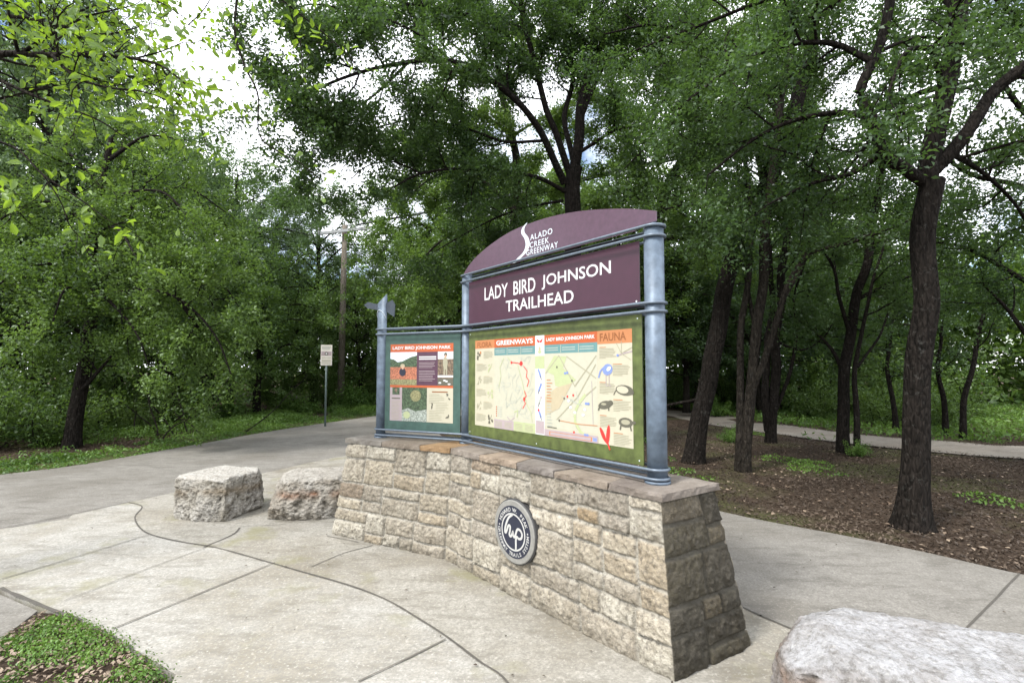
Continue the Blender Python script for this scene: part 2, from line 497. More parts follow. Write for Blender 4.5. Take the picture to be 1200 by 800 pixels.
V, F = [], []
curve = [g(150, 589), g(166, 594), g(158, 606), g(163, 618), g(177, 627), g(215, 636), g(255, 643), g(330, 664), g(430, 694), g(505, 735), g(560, 775), g(600, 810), (0.2, 1.8), (0.75, 0.6)]
band_poly = rs(curve, 0.15) + rs([(2.9, 1.35), g(920, 735), g(870, 713), (-0.2, 6.0), (-1.2, 8.0), (-2.2, 9.15), g(406, 534), g(316, 553), g(205, 577), g(152, 588.5)], 0.25)
tag(link('apron_band', poly_slab('apron_band', band_poly, 0.0075, 0.06, M['band']), None, [M['band']]), kind='structure')
strip(V, F, curve, 0.013, 0.0115, 0.3, 1)
strip(V, F, [g(0, 620), g(75, 605), g(150, 589)], 0.016, 0.0115, 0.3, 2)
strip(V, F, [g(868, 712), g(895, 724), g(925, 737), (2.9, 1.35)], 0.018, 0.0115, 0.3, 3)
strip(V, F, [g(1128, 741), g(1160, 708), g(1195, 672)], 0.013, 0.0045, 0.2, 4)
strip(V, F, [g(0, 690), g(60, 715), g(95, 728)], 0.026, 0.0115, 0.5, 5)
strip(V, F, [g(239, 642), g(262, 632), g(275, 625), g(281, 619)], 0.016, 0.0115, 0.6, 6)
tag(link('expansion_joints', mesh_np('expansion_joints', np.vstack(V), np.vstack(F)), None, [M['joint']]), kind='structure')
V, F = [], []
for k, ln in enumerate([[(0, 680), (90, 653), (175, 627)], [(132, 738), (225, 700), (322, 660)], [(420, 800), (470, 776), (522, 750)],
                        [(75, 705), (160, 672), (239, 643)], [(365, 665), (400, 650), (425, 643), (437, 640)], [(281, 618), (300, 617), (335, 615)],
                        [(205, 577), (170, 585), (155, 589)], [(316, 553), (360, 543), (406, 534)], [(150, 540), (195, 551), (260, 566)],
                        [(383, 629), (410, 634), (420, 636)]]):
    strip(V, F, [g(*p) for p in ln], 0.006 if k in (3, 5, 6, 7, 8) else 0.010, 0.0115, 0.4, 20 + k)
tag(link('pavement_seams', mesh_np('pavement_seams', np.vstack(V), np.vstack(F)), None, [M['hairline']]), kind='structure')

# the far path beyond the trees on the right
far_c = [(4.2, 30), (4.0, 22), W(800, 480, 18.5), W(860, 490, 15.5), W(930, 507, 13.4), W(1010, 517, 11.8), W(1110, 526, 10.7), W(1220, 533, 9.9), (15, 9.0), (24, 8.4)]
fp = smooth_line([(p[0], p[1], 0) for p in far_c], 0.4)
T = np.gradient(fp, axis=0); T /= np.linalg.norm(T, axis=1)[:, None]
Nn = np.stack([-T[:, 1], T[:, 0], 0 * T[:, 0]], 1)
hw = 1.0 + 0.12 * vnoise(fp * 1.3)[:, None]
A, B = fp + Nn * hw, fp - Nn * hw
A[:, 2] = B[:, 2] = -0.026
n = len(fp); i = np.arange(n - 1)
tag(link('far_path', mesh_np('far_path', np.vstack([A, B]), np.stack([i, i + 1, n + i + 1, n + i], 1)), None, [M['farpath']]), kind='structure')

# grass verge along the left edge of the trail
le = smooth_line([(p[0], p[1], 0) for p in left_edge[1:9]], 0.35)
T = np.gradient(le, axis=0); T /= np.linalg.norm(T, axis=1)[:, None]
Nn = np.stack([-T[:, 1], T[:, 0], 0 * T[:, 0]], 1)
wdt = (0.55 + 0.10 * np.clip(le[:, 1] - 6, 0, 14))[:, None] * (1 + 0.3 * vnoise(le * 0.9)[:, None])
A, B = le + Nn * wdt, le - Nn * 0.05
A[:, 2] = -0.012; B[:, 2] = -0.012
n = len(le); i = np.arange(n - 1)
tag(link('grass_verge', mesh_np('grass_verge', np.vstack([A, B]), np.stack([i, i + 1, n + i + 1, n + i], 1)), None, [M['turf']]), kind='structure')

# ------------------------------------------------------------------ foliage and trees
def leaf_mesh(name, C, size, seed, up=0.95, fold=0.18, wid=0.5, six=False, clump=0.9, flat=0.0):
    r = np.random.default_rng(seed)
    n = len(C)
    nv = r.normal(size=(n, 3)); nv /= np.linalg.norm(nv, axis=1)[:, None] + 1e-9
    nv = nv * (1 - flat) + np.array([0, 0, up + flat]); nv /= np.linalg.norm(nv, axis=1)[:, None] + 1e-9
    a = r.normal(size=(n, 3)); a[:, 2] -= 0.35 * (1 - flat)
    a -= nv * (a * nv).sum(1)[:, None]; a /= np.linalg.norm(a, axis=1)[:, None] + 1e-9
    b = np.cross(nv, a)
    s = (size * r.uniform(0.65, 1.35, n))[:, None]
    tone1 = np.clip(0.46 + 0.85 * fbm(C * clump + seed, 2) + 0.35 * fbm(C * clump * 3.1 + seed, 2) + r.normal(0, 0.16, n), 0, 1)
    if not six:
        V = np.stack([C - a * s * 0.5, C + b * s * wid * 0.5 + nv * s * fold - a * s * 0.05, C + a * s * 0.5, C - b * s * wid * 0.5 + nv * s * fold - a * s * 0.05], 1)
        F = np.arange(n * 4).reshape(n, 4)
        return mesh_np(name, V.reshape(-1, 3), F, False, np.repeat(tone1, 4))
    hw = wid * 0.5
    V = np.stack([C - a * s * 0.5, C - a * s * 0.22 + b * s * hw * 0.95 + nv * s * fold, C + a * s * 0.12 + b * s * hw * 0.75 + nv * s * fold * 0.8,
                  C + a * s * 0.55 - nv * s * 0.08, C + a * s * 0.12 - b * s * hw * 0.75 + nv * s * fold * 0.8, C - a * s * 0.22 - b * s * hw * 0.95 + nv * s * fold], 1)
    k = np.arange(n)[:, None] * 6
    F = np.vstack([k + np.array([[0, 1, 2, 3]]), k + np.array([[0, 3, 4, 5]])])
    return mesh_np(name, V.reshape(-1, 3), F, False, np.repeat(tone1, 6))

class Tree:
    def __init__(s, seed):
        s.r = np.random.default_rng(seed); s.seed = seed
        s.V, s.F, s.nv = [], [], 0
        s.leaf = []
    def tube(s, P, R, sides):
        P = np.asarray(P, float); n = len(P)
        T = np.gradient(P, axis=0); T /= np.linalg.norm(T, axis=1)[:, None] + 1e-9
        ref = np.array([0.0, 0, 1]) if abs(T[0, 2]) < 0.8 else np.array([1.0, 0, 0])
        X = np.cross(T, ref); X /= np.linalg.norm(X, axis=1)[:, None] + 1e-9
        Y = np.cross(T, X)
        ang = np.arange(sides) * 2 * math.pi / sides
        R = np.asarray(R, float)[:, None, None]
        ring = P[:, None] + R * (np.cos(ang)[None, :, None] * X[:, None] + np.sin(ang)[None, :, None] * Y[:, None])
        if sides >= 10:
            d = ring - P[:, None]
            q = (ring * np.array([6.0, 6, 2.2])).reshape(-1, 3)
            k = 1 + 0.09 * fbm(q, 3).reshape(n, sides, 1) + 0.05 * np.sin(ang * 5 + P[:, 2:3] * 1.2)[..., None]
            ring = P[:, None] + d * k
        base = s.nv
        s.V.append(ring.reshape(-1, 3)); s.nv += n * sides
        i, j = np.meshgrid(np.arange(n - 1), np.arange(sides), indexing='ij')
        a = base + i * sides + j; b = base + i * sides + (j + 1) % sides
        s.F.append(np.stack([a, b, b + sides, a + sides], -1).reshape(-1, 4))
    def limb(s, pts, r0, r1, flare=0.0, step=None, power=1.0):
        step = step or max(0.08, r0 * 0.8)
        P = smooth_line(pts, step)
        f = np.linspace(0, 1, len(P))
        R = r0 + (r1 - r0) * f ** power
        if flare:
            h = P[:, 2] - P[0, 2]
            R = R * (1 + flare * np.exp(-np.abs(h) / 0.22))
        if len(P) > 4:
            wob = np.stack([vnoise(P * 1.3 + 5 * k + s.seed) for k in range(3)], 1) * min(0.5 * r0, 0.06)
            wob[0] = 0
            P = P + wob * np.minimum(1, f * 4)[:, None]
        sides = 16 if r0 > 0.12 else (8 if r0 > 0.04 else (5 if r0 > 0.012 else 3))
        s.tube(P, R, sides)
        return P, R
    def wander(s, p, d, L, n, curl=0.22, trop=0.0):
        d = d / (np.linalg.norm(d) + 1e-9)
        P = [p]
        for k in range(n):
            d = d + s.r.normal(0, curl, 3) + np.array([0, 0, trop])
            d /= np.linalg.norm(d)
            P.append(P[-1] + d * L / n)
        return np.array(P)
    def spray(s, P, R, levels, f0=0.1, clip=None):
        """levels: list of (spacing, length, leaves) from coarse to fine; the last one carries leaves."""
        sp, L, nl, trop = levels[0]
        seg = np.linalg.norm(np.diff(P, axis=0), axis=1); S = np.concatenate([[0], np.cumsum(seg)])
        tot = S[-1]
        n = max(1, int(tot * (1 - f0) / sp))
        for k in range(n + 1):
            f = f0 + (1 - f0) * min(1.0, (k + s.r.uniform(0.1, 0.9)) / (n + 1)) if k < n else 1.0
            u = f * tot
            p = np.array([np.interp(u, S, P[:, q]) for q in range(3)])
            j = min(len(P) - 2, max(0, int(np.searchsorted(S, u)) - 1))
            t = P[j + 1] - P[j]; t /= np.linalg.norm(t) + 1e-9
            rad = np.interp(u, S, R)
            q = s.r.normal(size=3); q -= t * (q @ t); q /= np.linalg.norm(q) + 1e-9
            d = q * 0.9 + t * (0.55 if k < n else 2.5) + np.array([0, 0, 0.12])
            if len(levels) == 1: d[2] *= 0.55
            l = L * s.r.uniform(0.6, 1.25) * (1.05 - 0.35 * f)
            P2 = s.wander(p, d, l, 5 if len(levels) > 1 else 3, 0.2, trop)
            if clip is not None and not clip(P2[-1]): continue
            r0 = min(rad * 0.6, 0.008 + 0.012 * l)
            R2 = np.linspace(r0, max(0.002, r0 * 0.3), len(P2))
            s.tube(P2, R2, 5 if r0 > 0.012 else 3)
            if len(levels) > 1: s.spray(P2, R2, levels[1:], 0.15, clip)
            else:
                m = max(1, int(nl * s.r.uniform(0.5, 1.5)))
                idx = s.r.uniform(0, len(P2) - 1.001, m); i0 = idx.astype(int); fr = (idx - i0)[:, None]
                s.leaf.append(P2[i0] * (1 - fr) + P2[i0 + 1] * fr + s.r.normal(0, 0.075 + 0.03 * l, (m, 3)))
    def build(s, name, label, base, bark, leafm, size, group=None, cat='tree', trunkname='trunk', **kw):
        root = empty(name, tuple(base))
        tag(root, label, cat, group)
        link(trunkname, mesh_np(trunkname, np.vstack(s.V), np.vstack(s.F), True), root, [bark])
        if s.leaf:
            C = np.vstack(s.leaf)
            C = C[C[:, 2] > 0.02]
            link('crown', leaf_mesh('crown', C, size, s.seed, **kw), root, [leafm])
        return root

def copy_tree(src, name, loc, rz, sc, label, group):
    r = src.copy(); COL.objects.link(r)
    r.name = name
    r.location = loc; r.rotation_euler = (0, 0, rz); r.scale = sc
    r['label'] = label
    if group: r['group'] = group
    for ch in list(src.children):
        c = ch.copy(); COL.objects.link(c); c.parent = r
        c.matrix_parent_inverse = ch.matrix_parent_inverse.copy()
    return r

FINE = lambda k=1.0, t=0.0: [(0.30, 1.25, 0, t), (0.125, 0.5, 62 * k, t)]
def px(*pts): return [W(*p) for p in pts]
BASEZ = -0.08
def gb(x, y, d=None):
    p = at(x, y, 0); return Vector((p.x, p.y, BASEZ))

# R1: the big near tree on the right
t = Tree(101)
b0 = gb(1068, 613); d0 = b0.y
P, R = t.limb([b0] + px((1069, 590, d0), (1072, 520, d0), (1078, 400, d0), (1083, 290, d0), (1086, 205, d0)), 0.121, 0.108, 0.85)
P, R = t.limb(px((1086, 212, d0), (1090, 170, d0), (1104, 100, d0), (1117, 30, d0), (1128, -60, d0 + .1), (1140, -170, d0 + .3)), 0.10, 0.065)
t.spray(P, R, FINE(1.2), 0.45)
P, R = t.limb(px((1088, 205, d0), (1112, 178, d0 - .05), (1138, 145, d0 - .1), (1165, 112, d0 - .1), (1205, 78, d0 - .2), (1270, 20, d0 - .4), (1330, -60, d0 - .6)), 0.072, 0.045)
t.spray(P, R, FINE(1.2), 0.4)
P, R = t.limb(px((1082, 213, d0), (1058, 196, d0 - .1), (1034, 178, d0 - .15), (1023, 140, d0 - .2), (1008, 105, d0 - .2), (1022, 72, d0 - .2), (1036, 40, d0 - .2), (1045, -5, d0 - .2), (1050, -90, d0 - .3)), 0.062, 0.042)
t.spray(P, R, FINE(1.2), 0.55)
for pts in (((1023, 140, d0 - .2), (985, 130, d0), (930, 140, d0 + .2), (880, 165, d0 + .3), (830, 205, d0 + .3)),
            ((1022, 72, d0 - .2), (975, 50, d0), (910, 55, d0 + .1), (850, 85, d0 + .2), (790, 130, d0 + .3)),
            ((1045, -5, d0 - .2), (985, -20, d0 + .1), (900, 0, d0 + .4), (820, 30, d0 + .7), (740, 60, d0 + 1)),
            ((1104, 100, d0), (1060, 120, d0 + .5), (1000, 190, d0 + 1), (950, 250, d0 + 1.3)),
            ((1112, 178, d0), (1150, 200, d0 + .5), (1190, 240, d0 + .8), (1220, 290, d0 + 1)),
            ((1120, 20, d0), (1080, -30, d0 + .3), (1010, -20, d0 + .8), (940, 40, d0 + 1.3)),
            ((1117, 30, d0), (1150, -10, d0 + .5), (1190, 20, d0 + 1), (1230, 80, d0 + 1.3)), ((1104, 100, d0), (1090, 60, d0 - .4), (1060, 60, d0 - .7), (1040, 110, d0 - .8)),
            ((1034, 178, d0 - .1), (1000, 200, d0 + .1), (950, 215, d0 + .3), (900, 240, d0 + .4))):
    P, R = t.limb(px(*pts), 0.035, 0.012)
    t.spray(P, R, FINE(1.5, -0.03), 0.1)
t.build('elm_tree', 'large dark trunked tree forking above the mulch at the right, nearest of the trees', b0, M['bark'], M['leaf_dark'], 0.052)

# R2: the leaning trunk
t = Tree(102)
b0 = gb(812, 538); d0 = b0.y
P, R = t.limb([b0] + px((818, 505, d0), (828, 460, d0), (840, 390, d0), (858, 310, d0), (884, 240, d0), (906, 195, d0)), 0.165, 0.13, 0.35)
P, R = t.limb(px((904, 198, d0), (925, 150, d0 + .1), (945, 80, d0 + .2), (960, 0, d0 + .3), (965, -80, d0 + .4)), 0.15, 0.07)
t.spray(P, R, FINE(1.3), 0.2)
for pts, r0 in ((((884, 240, d0), (920, 215, d0 - .4), (960, 190, d0 - .7), (1010, 180, d0 - .9)), .05),
                (((862, 312, d0), (876, 285, d0), (886, 250, d0 + .3), (890, 190, d0 + .6), (860, 120, d0 + 1)), .06),
                (((904, 198, d0), (870, 160, d0 - .3), (830, 140, d0 - .6), (780, 150, d0 - .8), (740, 190, d0 - .9)), .06),
                (((925, 150, d0), (880, 90, d0), (830, 50, d0), (770, 30, d0), (710, 40, d0)), .06),
                (((870, 290, d0), (840, 255, d0 - .5), (810, 240, d0 - 1), (780, 245, d0 - 1.4)), .03),
                (((945, 80, d0), (1000, 60, d0 + .3), (1050, 80, d0 + .6)), .05)):
    P, R = t.limb(px(*pts), r0, 0.014)
    t.spray(P, R, FINE(1.5), 0.2)
P, R = t.limb(px((829, 455, d0), (815, 468, d0 + .3), (795, 472, d0 + .6), (775, 476, d0 + .8)), 0.04, 0.025)
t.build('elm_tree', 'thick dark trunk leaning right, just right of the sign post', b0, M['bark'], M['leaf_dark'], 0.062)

# R3: the pale multi stemmed clump
t = Tree(103)
b0 = gb(872, 548); d0 = b0.y
s1 = t.limb([b0] + px((874, 520, d0), (879, 470, d0), (886, 400, d0), (893, 330, d0), (896, 270, d0), (905, 200, d0), (915, 120, d0), (930, 20, d0), (940, -80, d0)), 0.10, 0.04, 0.3)
t.spray(*s1, FINE(1.0), 0.55)
s2 = t.limb([b0 + Vector((-.07, .03, 0))] + px((867, 520, d0), (868, 440, d0 + .1), (869, 390, d0 + .1), (876, 310, d0 + .1), (878, 250, d0 + .2), (868, 150, d0 + .2), (850, 50, d0)), 0.07, 0.03, 0.3)
t.spray(*s2, FINE(1.2), 0.55)
s3 = t.limb(px((882, 455, d0), (896, 420, d0 - .1), (912, 370, d0 - .2), (924, 330, d0 - .2), (950, 298, d0 - .3), (1000, 284, d0 - .5), (1060, 262, d0 - .7)), 0.06, 0.02)
t.spray(*s3, FINE(1.2, -0.02), 0.55)
s4 = t.limb(px((888, 400, d0), (880, 360, d0 + .1), (866, 300, d0 + .2), (850, 270, d0 + .2), (815, 260, d0 + .2)), 0.04, 0.015)
t.spray(*s4, FINE(1.3), 0.4)
s5 = t.limb(px((918, 350, d0 - .2), (940, 310, d0), (955, 265, d0), (985, 215, d0), (1010, 190, d0)), 0.04, 0.015)
t.spray(*s5, FINE(1.3), 0.3)
t.build('elm_tree', 'clump of three grey stems rising together from one base in the mulch', b0, M['bark2'], M['leaf_dark'], 0.06)

# R4: dark twin stems behind
t = Tree(104)
b0 = gb(903, 516); d0 = b0.y
s1 = t.limb([b0] + px((904, 490, d0), (908, 440, d0), (909, 390, d0), (918, 320, d0), (925, 240, d0), (930, 140, d0), (920, 40, d0)), 0.12, 0.045, 0.25)
t.spray(*s1, FINE(1.2), 0.5)
s2 = t.limb(px((900, 505, d0), (896, 460, d0), (900, 400, d0 + .2), (905, 330, d0 + .4), (895, 230, d0 + .5), (880, 130, d0 + .5)), 0.09, 0.03)
t.spray(*s2, FINE(1.2), 0.5)
s3 = t.limb(px((905, 490, d0), (917, 460, d0), (928, 425, d0), (934, 385, d0), (930, 350, d0), (945, 300, d0)), 0.05, 0.02)
t.spray(*s3, FINE(1.0), 0.6)
for pts in (((909, 400, d0), (940, 410, d0), (965, 395, d0), (975, 380, d0)), ((918, 320, d0), (960, 270, d0), (1010, 240, d0), (1060, 230, d0)), ((925, 240, d0), (880, 200, d0), (820, 190, d0), (770, 210, d0))):
    P, R = t.limb(px(*pts), 0.035, 0.012); t.spray(P, R, FINE(1.4), 0.4)
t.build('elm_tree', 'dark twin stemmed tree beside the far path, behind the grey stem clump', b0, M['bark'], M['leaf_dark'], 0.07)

# R5: dark tree by the far path, left of the big trunk
t = Tree(105)
b0 = gb(988, 527); d0 = b0.y
s1 = t.limb([b0] + px((988, 500, d0), (990, 440, d0), (998, 400, d0), (1006, 350, d0), (1016, 300, d0), (1030, 240, d0), (1040, 150, d0), (1050, 40, d0)), 0.115, 0.045, 0.25)
t.spray(*s1, FINE(1.2), 0.45)
for pts in (((990, 440, d0), (975, 410, d0), (950, 385, d0), (925, 370, d0)), ((998, 400, d0), (985, 350, d0), (975, 310, d0), (945, 270, d0), (920, 255, d0)), ((1016, 300, d0), (1060, 250, d0), (1110, 235, d0), (1160, 240, d0)), ((1006, 350, d0), (1050, 330, d0), (1090, 320, d0), (1140, 325, d0))):
    P, R = t.limb(px(*pts), 0.045, 0.012); t.spray(P, R, FINE(1.3), 0.4)
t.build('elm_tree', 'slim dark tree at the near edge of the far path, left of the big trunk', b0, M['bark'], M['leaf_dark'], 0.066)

# R6: thinner companion of R5
t = Tree(106)
b0 = gb(1004, 529); d0 = b0.y
s1 = t.limb([b0] + px((1004, 500, d0), (1003, 440, d0), (1012, 385, d0), (1022, 330, d0), (1040, 280, d0)), 0.06, 0.02, 0.25)
t.spray(*s1, FINE(1.2), 0.5)
P, R = t.limb(px((1005, 430, d0), (1030, 395, d0 + .2), (1045, 360, d0 + .4), (1075, 345, d0 + .4)), 0.03, 0.012); t.spray(P, R, FINE(1.3), 0.5)
t.build('elm_sapling', 'thin young tree standing close against the slim dark tree by the far path', b0, M['bark'], M['leaf_dark'], 0.06)

# R7: tree past the right edge whose limb slants into view
t = Tree(107)
b0 = Vector((9.4, 8.0, BASEZ)); d0 = 8.0
s1 = t.limb([b0, (9.4, 8, 1.5), (9.2, 8, 3.0), (9.1, 8, 4.6), (9.0, 8.0, 6.5)], 0.2, 0.1, 0.3)
t.spray(*s1, FINE(1.0), 0.5)
for pts, r0 in ((((1250, 440, d0), (1210, 400, d0), (1180, 362, d0), (1152, 333, d0)), .055), (((1265, 380, d0), (1200, 330, d0), (1130, 290, d0), (1060, 280, d0)), .05),
                (((1262, 260, d0), (1200, 220, d0), (1130, 200, d0), (1080, 150, d0)), .06), (((1262, 180, d0), (1200, 130, d0), (1150, 60, d0), (1100, 20, d0)), .06)):
    P, R = t.limb(px(*pts), r0, 0.014); t.spray(P, R, FINE(1.2), 0.35)
t.build('elm_tree', 'tree past the right edge sending a bare slanting limb behind the big trunk', b0, M['bark'], M['leaf_dark'], 0.06)

# C1: the spreading tree behind the sign
t = Tree(111)
b0 = Vector((W(672, 470, 10).x, 10.0, BASEZ)); d0 = 10.0
s0 = t.limb([b0] + px((671, 430, d0), (672, 330, d0), (672, 240, d0), (674, 195, d0)), 0.19, 0.15, 0.3)
m_ = [(((673, 200, d0), (682, 130, d0), (690, 60, d0), (700, -10, d0), (708, -110, d0)), .13, .05, .3),
      (((668, 205, d0), (645, 140, d0 - .2), (627, 75, d0 - .3), (612, 15, d0 - .4), (598, -80, d0 - .5)), .085, .035, .35),
      (((662, 215, d0), (620, 135, d0 - .6), (572, 92, d0 - 1.2), (530, 73, d0 - 1.8), (480, 72, d0 - 2.3), (425, 84, d0 - 2.6), (370, 105, d0 - 2.8)), .09, .02, .35),
      (((672, 190, d0), (662, 140, d0 + .2), (671, 90, d0 + .3), (664, 30, d0 + .4), (658, -80, d0 + .5)), .07, .03, .35),
      (((680, 140, d0), (700, 90, d0), (716, 55, d0), (725, -5, d0), (738, -90, d0)), .07, .03, .35),
      (((664, 225, d0), (620, 205, d0 - .4), (550, 198, d0 - .9), (495, 204, d0 - 1.3), (460, 220, d0 - 1.5)), .055, .015, .25),
      (((440, 150, d0 - 1), (405, 165, d0 - 1.1), (375, 185, d0 - 1.2), (358, 205, d0 - 1.2)), .02, .008, 0),
      (((495, 204, d0 - 1.3), (460, 190, d0 - 1.4), (430, 195, d0 - 1.5), (405, 215, d0 - 1.6)), .02, .008, 0),
      (((425, 84, d0 - 2.6), (375, 70, d0 - 2.7), (335, 85, d0 - 2.8), (310, 115, d0 - 2.8)), .022, .008, 0),
      (((420, 15, d0 - 2.4), (370, 5, d0 - 2.5), (325, 15, d0 - 2.6)), .02, .008, 0),
      (((375, 70, d0 - 2.7), (345, 110, d0 - 2.7), (330, 145, d0 - 2.7)), .016, .008, 0),
      (((640, 165, d0 - .3), (590, 165, d0 - .6), (540, 150, d0 - .6), (490, 140, d0 - .8), (440, 150, d0 - 1)), .04, .015, .2),
      (((628, 80, d0 - .3), (590, 40, d0 - .8), (540, 15, d0 - 1.4), (480, 5, d0 - 2), (420, 15, d0 - 2.4)), .05, .015, .2),
      (((530, 73, d0 - 1.8), (490, 40, d0 - 2.2), (440, 20, d0 - 2.5), (390, 30, d0 - 2.8)), .03, .012, .1),
      (((480, 72, d0 - 2.3), (440, 110, d0 - 2.3), (400, 140, d0 - 2.3), (380, 165, d0 - 2.4)), .03, .01, .1),
      (((690, 60, d0), (740, 40, d0 - .3), (790, 50, d0 - .6)), .05, .015, .2),
      (((676, 180, d0), (730, 150, d0 - .5), (780, 160, d0 - .8)), .05, .015, .3),
      (((660, 235, d0), (610, 245, d0 + .3), (560, 265, d0 + .5), (500, 300, d0 + .6)), .04, .012, .2),
      (((612, 15, d0 - .4), (560, -30, d0 - .8), (500, -60, d0 - 1.4)), .04, .012, .1)]
for pts, r0, r1, f0 in m_:
    P, R = t.limb(px(*pts), r0 * .85, r1); t.spray(P, R, FINE(2.1), f0 * .8)
t.build('elm_tree', 'big spreading tree behind the sign whose dark limbs fan over it to the left', b0, M['bark'], M['leaf_dark'], 0.062)

# C2: tree leaning right above the sign's right end
t = Tree(112)
b0 = Vector((W(764, 480, 12.5).x, 12.5, BASEZ)); d0 = 12.5
s0 = t.limb([b0] + px((766, 400, d0), (770, 300, d0), (776, 240, d0), (806, 176, d0), (834, 112, d0), (862, 82, d0), (900, 40, d0), (930, -20, d0)), 0.2, 0.08, 0.3)
t.spray(*s0, FINE(1.2), 0.5)
for pts in (((776, 240, d0), (750, 190, d0), (725, 150, d0 - .3), (700, 120, d0 - .5)), ((806, 176, d0), (790, 120, d0), (775, 70, d0), (760, 10, d0)), ((834, 112, d0), (830, 60, d0 + .3), (820, 0, d0 + .5)), ((790, 215, d0), (770, 232, d0 - .3), (735, 222, d0 - .4), (715, 230, d0 - .4)), ((862, 82, d0), (900, 110, d0 - .5), (940, 150, d0 - 1)), ((850, 95, d0), (870, 30, d0), (880, -40, d0)), ((834, 112, d0), (790, 80, d0 + .5), (740, 60, d0 + 1), (690, 70, d0 + 1)), ((774, 280, d0), (810, 280, d0 - .5), (850, 300, d0 - .5))):
    P, R = t.limb(px(*pts), 0.05, 0.014); t.spray(P, R, FINE(2.1), 0.15)
t.build('elm_tree', 'tree behind the right post of the sign, bending right under the cables', b0, M['bark2'], M['leaf_mid'], 0.075)

# C3: trunk behind the arched header
t = Tree(113)
b0 = Vector((W(604, 480, 13.5).x, 13.5, BASEZ)); d0 = 13.5
s0 = t.limb([b0] + px((604, 400, d0), (603, 300, d0), (604, 250, d0), (606, 200, d0), (598, 150, d0), (585, 90, d0), (580, 20, d0)), 0.19, 0.06, 0.3)
t.spray(*s0, FINE(1.3), 0.5)
for pts in (((604, 250, d0), (570, 215, d0), (530, 200, d0), (490, 220, d0), (460, 260, d0)), ((603, 280, d0), (570, 270, d0 - .3), (530, 275, d0 - .6), (500, 300, d0 - .8), (480, 340, d0 - .8)), ((600, 160, d0), (560, 130, d0), (520, 120, d0)), ((604, 240, d0), (640, 215, d0), (680, 210, d0)), ((604, 210, d0), (560, 180, d0 + .5), (510, 170, d0 + 1), (470, 185, d0 + 1)), ((590, 110, d0), (630, 60, d0), (660, 0, d0)), ((590, 110, d0), (540, 60, d0), (490, 20, d0)), ((600, 160, d0), (650, 130, d0), (700, 120, d0)), ((585, 60, d0), (560, 0, d0), (530, -50, d0)), ((604, 300, d0), (560, 310, d0 + .4), (520, 330, d0 + .7), (490, 370, d0 + .9))):
    P, R = t.limb(px(*pts), 0.045, 0.014); t.spray(P, R, FINE(2.1), 0.15)
t.build('elm_tree', 'dark trunked tree behind the left end of the arched header', b0, M['bark2'], M['leaf_mid'], 0.078)

# generic crown trees: limbs fill an ellipsoid; low ones are foliage to the ground
def crown_tree(seed, h, rad, z0, nlimb, bark, leafm, size, name, label, loc, group, k=1.0, sink=0.0, r0=0.14, trop=0.0, cat='tree', fine=None):
    t = Tree(seed); r = t.r
    x0, y0 = loc
    lean = r.normal(0, 0.25, 2)
    tp = [(x0, y0, BASEZ), (x0 + lean[0] * .3, y0 + lean[1] * .3, h * .3), (x0 + lean[0], y0 + lean[1], h * .62), (x0 + lean[0] * 1.4, y0 + lean[1] * 1.4, h * .95)]
    P, R = t.limb(tp, r0, r0 * 0.2, 0.3)
    t.spray(P, R, fine or FINE(k), 0.5)
    cz = (h + z0) / 2; az = (h - z0) / 2
    for q in range(nlimb):
        f = (q + 0.5) / nlimb
        zt = z0 + (h - z0) * (0.04 + 0.9 * f)
        e = math.sqrt(max(0.06, 1 - ((zt - cz) / az) ** 2))
        ang = q * 2.399 + r.normal(0, 0.3)
        rr = rad * e * r.uniform(0.75, 1.08)
        zs = max(0.25, min(zt - 0.25 * rr, h * 0.85) if zt > z0 + .4 else zt + 0.5)
        st = np.array([np.interp(zs, P[:, 2], P[:, 0]), np.interp(zs, P[:, 2], P[:, 1]), zs])
        en = np.array([st[0] + math.cos(ang) * rr, st[1] + math.sin(ang) * rr, zt])
        mid = (st + en) / 2 + np.array([0, 0, 0.16 * rr]) + r.normal(0, 0.1, 3)
        PP, RR = t.limb([st, mid, en], 0.018 + 0.012 * rr, 0.01)
        t.spray(PP, RR, fine or FINE(k, trop), 0.22)
    return t.build(name, label, (x0, y0, BASEZ), bark, leafm, size, group, cat)

BUSHY = [(0.33, 1.15, 0, -0.02), (0.14, 0.5, 85, -0.04)]
LW = 'trees of the wood along the left edge of the trail'
